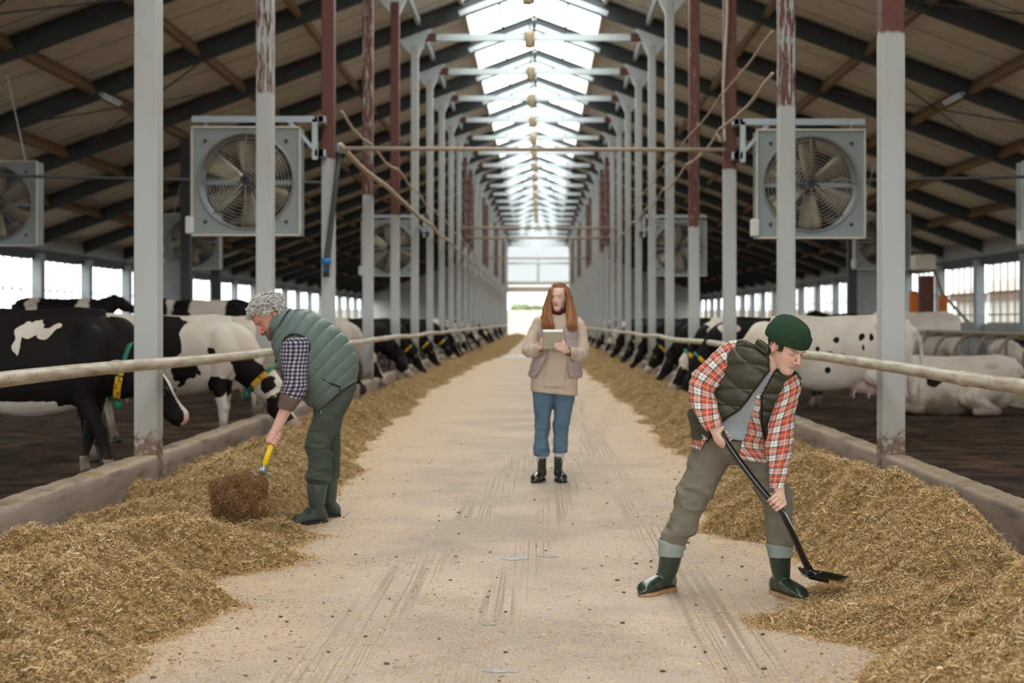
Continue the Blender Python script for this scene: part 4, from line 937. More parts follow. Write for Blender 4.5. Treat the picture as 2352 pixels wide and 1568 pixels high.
# ================================================================== PEOPLE
b = NB('skin'); a = b.n('Attribute', attribute_name='tint').outputs['Color']; b.set(col=a, rough=.5, spec=.3); b.b.inputs['Subsurface Weight'].default_value = .12; b.b.inputs['Subsurface Radius'].default_value = (.012, .005, .003); b.b.inputs['Subsurface Scale'].default_value = .5; b.bump(b.noise(350, 2), .06, .001); MT['skin'] = b.m
MT['hair'] = (lambda b: (b.set(col=b.n('Attribute', attribute_name='tint').outputs['Color'], rough=.62, spec=.2), b.m)[1])(NB('hair_strands'))
MT['eyew'] = simple('eye_white', (.55, .52, .50), .15, var=.02); MT['iris'] = simple('eye_iris', (.05, .035, .025), .1, var=.05)
def cloth(name, col, rough=.8, var=.12, weave=260, bs=.25, crease=11, **kw):
    b = NB(name); d = tuple(c*(1-var) for c in col); e = tuple(min(1, c*(1+var)) for c in col)
    b.set(col=b.mix(b.noise(9, 4), d, e), rough=rough, **kw)
    b.bump(b.math('ADD', b.math('MULTIPLY', b.noise(weave, 2), .08), b.math('MULTIPLY', b.math('ABSOLUTE', b.math('SUBTRACT', b.noise(crease, 4, None, .6, dist=.6), .5)), 1.0)), bs*1.6, .02); return b.m
def plaid(name, P_, white, mid, strong, line, w, lw, line2=None):
    """woven check from the cloth's own uv, in metres"""
    b = NB(name); uv = b.sep(b.co('UV')); ms = []; ls = []; fs = []
    for c in (uv[0], uv[1]):
        t = b.math('FRACT', b.math('ADD', b.math('MULTIPLY', c, 1/P_), 20.13))
        ms.append(b.math('LESS_THAN', t, w))
        l = b.math('MAXIMUM', b.math('LESS_THAN', b.math('ABSOLUTE', b.math('SUBTRACT', t, w+lw*.5)), lw*.5), b.math('LESS_THAN', b.math('ABSOLUTE', b.math('SUBTRACT', t, 1-lw*.5)), lw*.5))
        l2 = b.math('LESS_THAN', b.math('ABSOLUTE', b.math('SUBTRACT', t, (1+w)/2)), lw*.22); ls.append(b.math('MAXIMUM', l, b.math('MULTIPLY', l2, .7)))
        fs.append(b.math('LESS_THAN', b.math('ABSOLUTE', b.math('SUBTRACT', t, w*.5)), lw*.25))
    s = b.math('ADD', ms[0], ms[1])
    c = b.mix(b.math('MINIMUM', s, 1.0), white, mid); c = b.mix(b.math('MAXIMUM', b.math('SUBTRACT', s, 1.0), 0.0), c, strong)
    ll = b.math('MULTIPLY', b.math('ADD', ls[0], ls[1]), .8); c = b.mix(b.math('MINIMUM', ll, 1.0), c, line)
    if line2: c = b.mix(b.math('MULTIPLY', b.math('MAXIMUM', fs[0], fs[1]), .55), c, line2)
    b.set(col=c, rough=.85); b.bump(b.math('ABSOLUTE', b.math('SUBTRACT', b.noise(12, 4, None, .6, dist=.5), .5)), .5, .02); return b.m
MT['flannel'] = plaid('red_white_flannel', .070, (.66, .62, .56), (.56, .26, .20), (.50, .065, .03), (.03, .03, .05),   .44, .075, (.8, .62, .45))
MT['gingham'] = plaid('navy_small_check', .026, (.46, .40, .44), (.10, .09, .13), (.018, .018, .03), (.10, .09, .13), .52, .02)
MT['sage'] = cloth('sage_padded_nylon', (.098, .135, .115), .42, crease=20, bs=.45)
MT['olive'] = cloth('dark_olive_padded_nylon', (.042, .041, .022), .42, crease=26, bs=.2)
MT['mauve'] = cloth('mauve_padded_nylon', (.36, .285, .27), .5, crease=16, bs=.3)
MT['khaki'] = cloth('grey_khaki_twill', (.165, .145, .108), .8, bs=.55, crease=9); MT['moss'] = cloth('dark_green_work_cotton', (.050, .064, .048), .75, bs=.55, crease=9)
MT['denim'] = cloth('blue_denim', (.080, .130, .185), .8, var=.4, bs=.5); MT['knit'] = cloth('beige_knit', (.47, .375, .29), .9, bs=.45, crease=8)
MT['tee'] = cloth('pale_grey_jersey', (.30, .33, .36), .85, bs=.6, crease=8); MT['rustknit'] = cloth('rust_red_knit', (.20, .035, .015), .9); MT['maroon'] = cloth('dark_red_rollneck', (.075, .008, .008), .9)
MT['beanie'] = cloth('bottle_green_knit', (.013, .040, .017), .95, weave=400, bs=.5); MT['browncuff'] = cloth('brown_cuff', (.13, .085, .065), .9)
MT['sock'] = cloth('pale_sock', (.48, .43, .43), .9); MT['lining'] = cloth('grey_green_boot_lining', (.23, .26, .235), .6)
MT['gum'] = simple('dark_green_rubber', (.020, .034, .021), .26, var=.1, scale=5, spec=.6); MT['gum2'] = simple('matt_green_rubber', (.045, .060, .045), .38, var=.15, scale=5)
MT['sole'] = simple('dark_sole', (.02, .018, .014), .7, var=.3); MT['solet'] = simple('tan_sole_edge', (.42, .24, .12), .7, var=.3, scale=30)
MT['patent'] = simple('dark_patent_leather', (.016, .017, .010), .16, var=.1, spec=.7); MT['blackm'] = simple('black_painted_steel', (.008, .008, .009), .16, var=.1, spec=.7)
MT['yellowp'] = simple('yellow_plastic', (.80, .55, .01), .35); MT['steel'] = simple('dull_steel', (.30, .31, .32), .35, .8); MT['zip'] = simple('black_zip', (.01, .01, .01), .6)
MT['tablet'] = simple('bronze_grey_tablet_back', (.27, .225, .15), .7, 0, var=.04); MT['tabedge'] = simple('white_tablet_edge', (.85, .83, .86), .4, var=.02)

def orient(F, U):
    F = nrm(F); U = nrm(np.array(U)-F*np.dot(U, F)); X = np.cross(F, U); return X, F, U
class Head:
    def __init__(s, C, F, U, k=1.0): s.C = np.array(C, float); s.X, s.F, s.U = orient(F, U); s.k = k; s.R = np.stack([s.X, s.F, s.U], 1)
    def p(s, x, y, z): return s.C+s.k*(x*s.X+y*s.F+z*s.U)
    def q(s, V): return ((V-s.C) @ s.R)/s.k
HP = [(-.1185, .020, .074, .030), (-.112, .030, .085, .012), (-.098, .040, .0905, -.012), (-.078, .0505, .0855, -.034), (-.055, .0585, .0875, -.055), (-.03, .0650, .0885, -.076), (0, .0700, .0870, -.093), (.02, .0730, .0910, -.102), (.045, .0755, .0920, -.110), (.07, .0745, .0835, -.108), (.09, .0665, .066, -.095), (.108, .0480, .040, -.068), (.118, .0240, .010, -.040)]
def add_head(m, H, neck_to, nr=.056, jaw=1.0, nose=1.0, lid=.0):
    """head: smooth cross sections from chin to crown, then nose, lips, lids and ears; lid > 0 lowers the upper lids"""
    k = H.k
    def e(c, r, nu=20, nv=12): m.ell(H.p(*c), np.array(r)*k, nu, nv, H.R)
    m.add(*loft([(H.p(0, (f+b_)/2, z), H.X*w*k*(1+(jaw-1)*sstep(0, -.07, z)), H.F*(f-b_)/2*k, 2.15+.25*sstep(.03, -.05, z)*sstep(-.12, -.09, z)) for z, w, f, b_ in HP], 40, 44, cap=(.004*k, .003*k)))
    e((0, .0845, .0205), (.044, .0125, .0085), 18, 10)
    for s in (-1, 1):
        e((s*.0115, .098, -.0375), (.0082, .0105, .0072), 12, 8)
        # upper and lower lids wrap the eyeball
        for zz, dz_, rr in ((.0045-lid*.6, .0055-lid*.9, .0034), (-.0035, -.0062, .0026)):
            K = [H.p(s*(.031+.0150*math.cos(a)), .0705+.0075*math.sin(a)-(.004 if math.cos(a) > 0 else 0)*abs(math.cos(a)), zz*.25+dz_*math.sin(a)) for a in np.linspace(0, PI, 9)]
            m.tube(K, rr*k, 8)
        if lid: e((s*.031, .0672, .0050-lid*.35), (.0142, .0122, .0088), 14, 10)
        Re = H.R @ np.array([[math.cos(s*.30), -math.sin(s*.30), 0], [math.sin(s*.30), math.cos(s*.30), 0], [0, 0, 1.]])
        m.ell(H.p(s*.0755, -.006, -.010), np.array((.0062, .0155, .027))*k, 14, 12, Re)
        m.tube([H.p(s*(.0775+.006*max(0, math.sin(a))), -.010+.0165*math.cos(a)-.003, -.006+.0275*math.sin(a)) for a in np.linspace(-1.2, 3.9, 16)], .0031*k, 8)
    m.seg(H.p(0, .086, .010), .0078*k*nose, H.p(0, .1085, -.031), .0108*k*nose); m.seg(H.p(0, .103, -.036), .0075*k, H.p(0, .090, -.050), .0058*k, 8)
    e((0, .0865, -.0595), (.0205, .0085, .0042), 16, 8); e((0, .0860, -.0675), (.0175, .0085, .0050), 16, 8)
    m.tube([H.p(0, -.02, -.02), H.p(0, -.012, -.075), (H.p(0, -.01, -.10)+np.array(neck_to))/2, np.array(neck_to)], [.05*k, nr*k*.95, nr*k, nr*k*1.15], 20)
def sculpt(V, N, H):
    q = H.q(V); x, y, z = np.abs(q[:, 0]), q[:, 1], q[:, 2]; nr_ = np.linalg.norm(q, axis=1) < .17
    d = .0022*np.exp(-(((x-.044)/.014)**2+((z+.022)/.013)**2))*(y > .04)-.0055*np.exp(-(((x-.019)/.008)**2+((z-.004)/.011)**2))*(y > .06)-.0025*np.exp(-(((x-.027)/.012)**2+((z+.014)/.006)**2))*(y > .06)-.0015*np.exp(-((x/.006)**2+((z+.053)/.004)**2))*(y > .08)
    return V+(H.F*1.0)[None, :]*(d*nr_*H.k)[:, None]
def face_paint(V, H, skin, lips, brow, redness=.0, stubble=None, lid=.25, lash=.0048):
    q = H.q(V); x, y, z = np.abs(q[:, 0]), q[:, 1], q[:, 2]; near = (np.linalg.norm(q, axis=1) < .17)
    c = np.tile(np.array(skin), (len(V), 1)); 
    c = c*(1+.10*(fbm3(V*25, 2, 4)-.5))[:, None]
    g = lambda cx, cy, cz, s: np.exp(-(((x-cx)**2+(y-cy)**2+(z-cz)**2)/s**2))*near
    red = np.clip(g(.038, .075, -.028, .026)*.8+g(0, .112, -.03, .016)*.9+g(.08, 0, -.01, .03)*.9, 0, 1)[:, None]
    c = c*(1-red*.5*(.5+redness))+c*np.array((1.18, .72, .66))*red*.5*(.5+redness)
    def blend(mask, col, f=1.0): nonlocal c; mm = (np.clip(mask, 0, 1)*f)[:, None]; c = c*(1-mm)+np.array(col)*mm
    if stubble is not None:
        mk = sstep(-.028, -.050, z+.0*y)*sstep(-.02, .01, y)+sstep(.050, .062, x)*sstep(-.005, -.02, z)*sstep(.06, .04, y)*(z > -.1); mk = np.clip(mk, 0, 1)*(near)*(1-g(0, .092, -.063, .016))*(1-g(.03, .075, -.035, .018))
        blend(mk*(.6+.5*fbm3(V*60, 2, 2)), stubble, .85)
    blend((np.abs(z+.0635) < .0082-.0045*(x/.021)**2)*(x < .0205)*(y > .075)*near*(1-sstep(.017, .022, x)), lips, .8)
    blend((np.abs(z+.0635) < .0012)*(x < .021)*(y > .075)*near, tuple(a*.35 for a in lips), .9)
    bz = .0175+.006*np.sin(np.clip((x-.012)/.036, 0, 1)*PI*.8); blend((np.abs(z-bz) < .0034)*(x > .012)*(x < .048)*(y > .055)*near, brow, .85)
    blend((np.abs(z-lash*(1-((x-.031)/.016)**2)) < .0016)*(np.abs(x-.031) < .0165)*(y > .058)*near, (.03, .02, .015), .85)
    blend(g(.0085, .103, -.0440, .0035), (.10, .03, .02), .8)
    blend(g(.031, .085, -.006, .010), tuple(a*.62 for a in skin), lid)  # eye hollows: shade put into the skin tint
    return c
def grip(m, P0, h, n, wrist, s=1, rh=.016, k=1.0, curl=1.0, wr=.027):
    """a hand closed round a shaft: four fingers and a thumb"""
    h = nrm(h); n = nrm(np.array(n)-h*np.dot(n, h)); t = np.cross(h, n)*s; P0 = np.array(P0); wrist = np.array(wrist)
    at = lambda o, ang, r: P0+h*o+(n*math.cos(ang)+t*math.sin(ang))*r
    D = math.radians
    kn = at(0, D(38), rh+.020*k); pc = at(0, D(-15), rh+.020*k); toward = nrm(wrist-P0)
    hb = nrm(h-nrm(pc-wrist)*np.dot(h, nrm(pc-wrist)))
    pc = at(.004, D(2), rh+.018*k); m.seg(wrist, wr*.92, pc+nrm(wrist-pc)*.02, .0225*k)
    m.ell(pc, (.044*k, .033*k, .0165*k), 20, 12, np.stack([h, t, n], 1)); m.ell(pc*.6+wrist*.4, (.036*k, .028*k, .018*k), 18, 12, np.stack([h, t, n], 1))
    for i, o in enumerate((.0325, .0115, -.0105, -.031)):
        L = (1, 1.06, 1.0, .86)[i]; r0 = (.0092, .0095, .009, .008)[i]*k
        m.chain([at(o*k, D(36), rh+.017*k), at(o*k*1.0, D(36+62*L*curl), rh+.014*k), at(o*k*.98, D(36+118*L*curl), rh+.010*k), at(o*k*.96, D(36+165*L*curl), rh+.009*k)], [r0*1.08, r0, r0*.95, r0*.82], 12)
        m.ell(at(o*k, D(34), rh+.022*k), (.0085*k,)*3, 10, 8)
    tb = pc+h*.028*k-t*.016*k
    m.chain([wrist*.35+pc*.65+h*.018*k-t*.012*k, tb, at(.044*k, D(-95*curl), rh+.016*k), at(.040*k, D(-140*curl), rh+.011*k)], [.015*k, .0135*k, .0112*k, .009*k], 12)
    return hb
def eyes(H, t, look=0, down=.05, r=.0122):
    for s in (-1, 1):
        c = H.p(s*.031, .0690, .0); e = obj('eye', M().ell(c, (r*H.k,)*3, 16, 12), MT['eyew'], t)
        d = nrm(H.F+H.X*look*1.0-H.U*down); u = nrm(np.cross(d, H.U)); w = np.cross(d, u); V = [c+d*(r*1.06)*H.k]; n = 14
        for k in range(n): a = 2*PI*k/n; V.append(c+(d*math.cos(.62)+(u*math.cos(a)+w*math.sin(a))*math.sin(.62))*r*1.03*H.k)
        obj('iris', M().add(V, [(0, 1+k, 1+(k+1) % n) for k in range(n)]), MT['iris'], e)
def folds(amp, sx=14, sl=7, seed=1, zones=None):
    """cloth folds as a displacement for loft; zones: [(v, width, extra)]"""
    def f(a, v, p):
        q = np.asarray(p)*np.array((sx, sx, sl*2.4)); n1 = np.abs(fbm3(q*.5, 3, seed)-.5)*2; am = amp
        for z in (zones or []): am = am+z[2]*math.exp(-((v-z[0])/z[1])**2)
        return (.5-n1)*am*1.6
    return f
def boot(t, name, top, bot, heel, toe, mat, sole, w=.047, shaft_w=None, cuffm=None, tread=None):
    """rubber boot: shaft rings top->bot (C, A, B), then the foot from heel to toe on the floor"""
    heel = np.array(heel, float); toe = np.array(toe, float); d = nrm(toe-heel); L = np.linalg.norm(toe-heel); sd = np.cross(d, (0, 0, 1)); up = np.array((0, 0, 1.))
    m = M(); rings = [(np.array(c), np.array(a_), np.array(b_), 2.2) for c, a_, b_ in top]
    m.add(*loft(rings, 28, 24, cap=(.004, .02)))
    f = [(0.03, .034, .060, .028), (.12, .042, .062, .034), (.3, .044, .058, .036), (.5, .040, .052, .037), (.7, .034, .046, .044), (.86, .029, .040, .043), (.96, .022, .033, .033), (1.0, .014, .028, .02)]
    m.add(*loft([(heel+d*L*a_+up*(.012+h_), sd*w_*(w/.047), up*h_, 2.5) for a_, h_, zz, w_ in f], 24, 24, cap=(.012, .012)))
    a0 = rings[-1][0]; m.seg(a0, np.linalg.norm(rings[-1][1])*.95, heel+d*L*.32+up*.055, .040*w/.047); m.seg(a0, np.linalg.norm(rings[-1][1])*.9, heel+d*L*.15+up*.05, .040*w/.047)
    me, V, N = remesh(m, .005, 3); V[:, 2] = np.maximum(V[:, 2], .012); put(me, V); o = done(me, name, mat, t)
    n = 28; s = M(); out = []
    for k in range(n):
        a_ = 2*PI*k/n; u = .5-.52*math.cos(a_); ww = np.interp(np.clip(u, 0, 1), [0, .12, .35, .7, .9, 1], [.02, .038, .036, .047, .036, .0])*math.copysign(1, math.sin(a_)) if 0 < k % (n//2) else 0
        out.append(heel+d*L*u+sd*ww*(w/.047)*1.08)
    for zz in ((0, .018) if tread is None else (0, .02)): s.v.append(np.array(out)*(1, 1, 0)+(0, 0, zz+.001)); 
    s.n = 2*n; s.f = [tuple(range(n-1, -1, -1)), tuple(range(n, 2*n))]+[(k, (k+1) % n, n+(k+1) % n, n+k) for k in range(n)]; s.uv = [[(0, 0)]*len(f_) for f_ in s.f]
    obj('boot_sole', s, sole, o, smooth=False, bevel=.003)
    return o
def puff(nb, amp, skew=0.0, diamond=0):
    def f(a, v, p):
        a = np.asarray(a); ph = v*nb+skew*np.cos(a)
        g = np.abs(np.sin(ph*PI))**.36
        if diamond:
            p1 = np.abs(np.sin((v*nb+a*diamond)*PI))**.45; p2 = np.abs(np.sin((v*nb-a*diamond)*PI))**.45; g = np.minimum(p1, p2)
        q = np.asarray(p)*22; return amp*(g-.2)+amp*.45*(fbm3(q, 2, 9)-.5)
    return f
def open_th(fl, fr):
    """leave the front open between fractions fl..fr across the body (tables over v)"""
    def f(v):
        a, b_ = np.interp(v, fl[0], fl[1]), np.interp(v, fr[0], fr[1]); return math.acos(max(-.999, min(.999, a))), 2*PI+math.acos(max(-.999, min(.999, b_)))
    return f
def RG(fn, a, b_, Y, hd, p=2.3, dy=0.0):
    """ring through two outline points (image plane) at depth Y with half depth hd; front is +B"""
    A = fn(b_[0], b_[1], Y+dy)-fn(a[0], a[1], Y-dy); C = (fn(b_[0], b_[1], Y+dy)+fn(a[0], a[1], Y-dy))/2; return (C, A/2, np.array((0, -hd, 0.)), p)
def sc(r, k, kd=None): return (r[0], r[1]*k, r[2]*(kd or k), r[3])

# ------------------------------------------------------------------ the boy with the black shovel
c6 = lambda x, y, Y=7.0: P(1440+x/2.1786, 700+y/2.1778, Y)
base = (0.88, 7.15, 0.0)
t = thing('person', 'boy in green beanie, olive vest and red checked shirt bending over a black shovel', 'person', base); BOY = t
H = Head(c6(799, 208, 6.86), (.50, -.72, -.48), (.26, -.30, .90), 1.0)
tr = [RG(c6, (650, 215), (768, 310), 6.93, .058), RG(c6, (582, 186), (838, 335), 6.97, .088), RG(c6, (515, 262), (854, 388), 7.0, .112), RG(c6, (455, 385), (822, 500), 7.04, .118),
      RG(c6, (398, 470), (775, 575), 7.08, .118), RG(c6, (330, 545), (738, 650), 7.12, .122), RG(c6, (342, 668), (716, 730), 7.14, .125)]
m = M(); add_head(m, H, c6(705, 330, 6.96), .052, .94, .92, lid=.004)
m.add(*loft([sc(tr[0], .95), sc(tr[1], .86, .80), sc(tr[2], .80, .82), sc(tr[3], .78, .7), sc(tr[4], .74, .7), sc(tr[5], .72, .7), sc(tr[6], .75, .6)], 28, 24, cap=(.03, .03)))
# arms
m.chain([c6(565, 262, 7.03), c6(378, 415, 7.0), c6(445, 615, 6.885)], [.040, .034, .024]); m.chain([c6(800, 400, 6.93), c6(765, 660, 6.90), c6(757, 925, 6.86)], [.038, .033, .023])
m.chain([c6(430, 720, 7.18), c6(310, 960, 7.20), c6(225, 1260, 7.24)], [.06, .035, .03]); m.chain([c6(620, 740, 7.14), c6(735, 960, 7.10), c6(765, 1290, 7.14)], [.06, .035, .03])
hd_ = nrm(c6(484, 650, 6.90)-c6(745, 985, 6.86))
grip(m, c6(486, 662, 6.89), hd_, (-.75, -.45, -.25), c6(428, 602, 6.89), s=-1, rh=.0155, k=.95, wr=.026)
grip(m, c6(746, 988, 6.86), hd_, (.80, -.10, .35), c6(762, 915, 6.865), s=-1, rh=.0155, k=.95, wr=.026)
me, V, N = remesh(m, .0024, 2, .5); V = sculpt(V, N, H); put(me, V)
col = face_paint(V, H, (.62, .385, .30), (.55, .20, .17), (.20, .12, .075), .25, lash=.0012)
hz = sstep(.25, .05, np.linalg.norm(V-c6(746, 988, 6.86), axis=1)) if False else 0
done(me, 'body', MT['skin'], t, col)
eyes(H, t, .05, .5)
# side hair under the beanie
mask_q = H.q(V); r = RS(4); sel = np.where((np.abs(mask_q[:, 0]) > .056) & (mask_q[:, 1] < .042) & (mask_q[:, 1] > -.11) & (mask_q[:, 2] > -.02-.03*(mask_q[:, 1] < -.02)) & (mask_q[:, 2] < .05) & (mask_q[:, 2] > -.012+.5*np.clip(mask_q[:, 1]-.012, 0, 1)) & (np.linalg.norm(mask_q, axis=1) < .15) & ~((np.abs(mask_q[:, 1]+.005) < .027) & (mask_q[:, 2] < .022)))[0]
def hairs(name, idx, n, L, Wd, cols, seed, down, t, lift=.35, V=None, N=None):
    r = RS(seed); i = idx[r.randint(0, len(idx), n)]; D = down+N[i]*lift+r.randn(n, 3)*.25; D /= np.linalg.norm(D, axis=1)[:, None]
    C = V[i]+N[i]*.002+D*L*.4; c = np.array(cols)[r.randint(0, len(cols), n)]*(.75+.5*r.rand(n, 1))
    o = blades(name, C-np.array(WLOC[t.name]), np.full(n, L)*(.6+.7*r.rand(n)), np.full(n, Wd), MT['hair'], seed, c, dirs=D); o.parent = t; return o
hairs('side_hair', sel, 2600, .018, .0022, [(.10, .055, .03), (.06, .035, .02)], 5, -H.U-.3*H.F, t, .15, V, N)
# beanie
def hring(x, y, z, p=2.1, dy=-.014): return (H.p(0, dy, z), H.X*x*H.k, H.F*y*H.k, p)
dome = [(.088, .108, .030), (.092, .112, .060), (.088, .107, .088), (.078, .096, .110), (.060, .076, .129), (.034, .045, .141), (.010, .014, .146)]
rib = lambda n, a_: (lambda a, v, p: a_*np.cos(np.asarray(a)*n))
bn = obj('beanie', loft([hring(x, y, z) for x, y, z in dome], 180, 30, disp=rib(56, .0009), cap=(0, .002)), MT['beanie'], t)
def tilt(x, y, z): R_ = hring(x, y, z); return (R_[0], R_[1], R_[2]+H.U*.012, R_[3])
obj('folded_band', loft([tilt(.088, .107, .020), tilt(.095, .114, .022), tilt(.0985, .1175, .032), tilt(.099, .118, .052), tilt(.098, .116, .070), tilt(.094, .112, .077), tilt(.088, .107, .072)], 220, 22, disp=rib(60, .0014)), MT['beanie'], bn)
# trousers
m = M()
lg = [RG(c6, (338, 640), (560, 690), 7.16, .105), RG(c6, (322, 745), (525, 755), 7.17, .105), RG(c6, (300, 850), (446, 880), 7.18, .088), RG(c6, (262, 945), (380, 990), 7.19, .075), RG(c6, (236, 1020), (352, 1060), 7.20, .068), RG(c6, (214, 1100), (327, 1140), 7.22, .062), RG(c6, (186, 1178), (290, 1205), 7.24, .058)]
rg_ = [RG(c6, (500, 660), (712, 700), 7.14, .105), RG(c6, (530, 745), (735, 745), 7.13, .105), RG(c6, (602, 830), (770, 850), 7.12, .088), RG(c6, (662, 930), (800, 935), 7.11, .075), RG(c6, (698, 1010), (816, 1010), 7.11, .066), RG(c6, (699, 1100), (813, 1100), 7.13, .060), RG(c6, (703, 1205), (820, 1205), 7.15, .056)]
m.add(*loft(lg, 44, 90, disp=folds(.018, 13, 9, 3, [(.52, .10, .030), (.9, .08, .028)]), cap=(.02, .01)))
m.add(*loft(rg_, 44, 90, disp=folds(.016, 13, 9, 5, [(.5, .10, .022), (.92, .08, .018)]), cap=(.02, .01)))
m.add(*loft([RG(c6, (345, 655), (705, 690), 7.15, .115), RG(c6, (330, 720), (722, 735), 7.15, .118), RG(c6, (400, 765), (660, 775), 7.15, .09)], 40, 16, cap=(.01, .03)))
me, V, N = remesh(m, .005, 1); done(me, 'trousers', MT['khaki'], t)
# t-shirt, shirt, vest
obj('t_shirt', loft([sc(tr[2], .86, .90), sc(tr[3], .90), sc(tr[4], .90), sc(tr[5], .86), RG(c6, (372, 640), (690, 690), 7.13, .117)], 60, 50, disp=folds(.010, 12, 6, 8)), MT['tee'], t, solid=.003)
sr = [sc(tr[0], 1.12, 1.25), sc(tr[1], .96), sc(tr[2], .965, .96), sc(tr[3], .965, .96), sc(tr[4], .965, .96), sc(tr[5], .96, .95), RG(c6, (340, 655), (708, 715), 7.13, .130), RG(c6, (326, 712), (708, 790), 7.12, .137)]
obj('shirt', loft(sr, 110, 70, th=open_th(([0, .15, .35, .5, .65, .8, .9, 1], [-.35, -.25, -.15, -.35, -.5, -.55, -.75, -.80]), ([0, .15, .3, .45, .6, .72, .85, 1], [.45, .30, .12, -.02, .12, .22, .12, .06])), disp=folds(.008, 12, 7, 9, [(.95, .08, .014)]), even=False), MT['flannel'], t, solid=.002)
vr = [sc(tr[0], 1.20, 1.45), sc(tr[1], 1.03, 1.08), sc(tr[2], 1.03, 1.05), sc(tr[3], 1.03, 1.05), sc(tr[4], 1.03, 1.05), sc(tr[5], 1.03, 1.05), sc(tr[6], 1.02, 1.05)]
ot = open_th(([0, .17, .33, .5, .67, .83, 1], [-.30, -.12, .02, -.13, -.16, -.30, -.72]), ([0, .17, .33, .5, .67, .83, 1], [.55, .28, .14, .05, .30, .58, .90]))
vest = obj('vest', loft(vr, 150, 130, th=ot, disp=puff(6, .020, diamond=.5), even=False), MT['olive'], t, solid=.007)
for sgn in (0, 1):   # zip edges of the open vest
    Vv, Ff, _ = loft(vr, 150, 130, th=ot, even=False); G = Vv.reshape(130, 151, 3); line = G[:, 0 if sgn == 0 else -1]+np.array((0, -.006, 0)); obj('zip_edge', M().tube(line[4:], .0055, 8), MT['zip'], vest)
cl = [(c6(672, 250, 6.93), c6(745, 300, 6.90)-c6(655, 215, 6.95), np.array((0, -.065, 0)), 2.2)]
a0 = c6(640, 225, 6.97); a1 = c6(775, 322, 6.90); ax = (a1-a0)/2; cc = (a0+a1)/2; up = nrm(c6(735, 190, 6.9)-c6(700, 300, 6.9))
obj('vest_collar', loft([(cc-up*.01, ax*1.03, np.array((0, -.075, -.01)), 2.2), (cc+up*.025, ax*.98, np.array((0, -.072, -.01)), 2.2), (cc+up*.055-ax*.12, ax*.86, np.array((0, -.066, -.01)), 2.2)], 70, 16, th=lambda v: (math.acos(-.25+.0*v)-.0, 2*PI+math.acos(.55)), disp=puff(1, .006)), MT['olive'], vest, solid=.010)
# sleeves
s1 = [((585, 178), (612, 300)), ((505, 190), (572, 305)), ((440, 240), (512, 335)), ((382, 303), (470, 378)), ((332, 372), (438, 420)), ((319, 435), (438, 465)), ((338, 515), (446, 512)), ((366, 578), (458, 556)), ((402, 628), (472, 594))]
Y1 = [7.03, 7.03, 7.02, 7.01, 7.0, 6.985, 6.95, 6.915, 6.89]; D1 = [.07, .062, .056, .054, .052, .050, .046, .040, .034]
obj('sleeve', loft([RG(c6, a_, b_, y_, d_) for (a_, b_), y_, d_ in zip(s1, Y1, D1)], 60, 90, disp=folds(.010, 16, 10, 12, [(.5, .12, .014), (.75, .1, .008)]), cap=(.01, 0)), MT['flannel'], t, solid=.0)
s2 = [((768, 385), (848, 340)), ((764, 452), (860, 400)), ((740, 520), (852, 470)), ((716, 592), (836, 552)), ((705, 680), (824, 662)), ((704, 762), (816, 742)), ((711, 840), (800, 838)), ((719, 914), (787, 908))]
Y2 = [6.95, 6.93, 6.92, 6.91, 6.90, 6.89, 6.875, 6.865]; D2 = [.06, .06, .055, .052, .050, .046, .040, .034]
obj('sleeve', loft([RG(c6, a_, b_, y_, d_) for (a_, b_), y_, d_ in zip(s2, Y2, D2)], 60, 90, disp=folds(.010, 16, 10, 14, [(.62, .12, .010), (.15, .1, .008)]), cap=(.01, 0)), MT['flannel'], t)
# boots
lb = boot(t, 'rubber_boot', [RG(c6, (163, 1240), (278, 1245), 7.24, .058)[:3], RG(c6, (157, 1300), (262, 1310), 7.25, .056)[:3], RG(c6, (146, 1365), (238, 1372), 7.26, .050)[:3]], None, (.690, 7.34, 0), (.505, 7.13, 0), MT['gum'], MT['solet'])
rb = boot(t, 'rubber_boot', [RG(c6, (709, 1250), (820, 1250), 7.15, .058)[:3], RG(c6, (716, 1300), (818, 1300), 7.16, .056)[:3], RG(c6, (730, 1360), (816, 1360), 7.17, .050)[:3]], None, (1.185, 7.25, 0), (1.300, 6.99, 0), MT['gum'], MT['solet'])
for o_, a_, b_, c_, d_, y_ in ((lb, (165, 1168), (289, 1200), (160, 1250), (279, 1254), 7.235), (rb, (701, 1190), (826, 1190), (706, 1255), (824, 1256), 7.15)):
    obj('turned_down_cuff', loft([RG(c6, a_, b_, y_, .060), RG(c6, (a_[0]-4, a_[1]+12), (b_[0]+2, b_[1]+12), y_, .066), RG(c6, (c_[0]+1, c_[1]-20), (d_[0]-1, d_[1]-20), y_, .066), RG(c6, c_, d_, y_, .063), RG(c6, (c_[0]+8, c_[1]-4), (d_[0]-8, d_[1]-4), y_, .057)], 44, 20, disp=folds(.003, 14, 5, 4)), MT['lining'], o_, solid=.004)
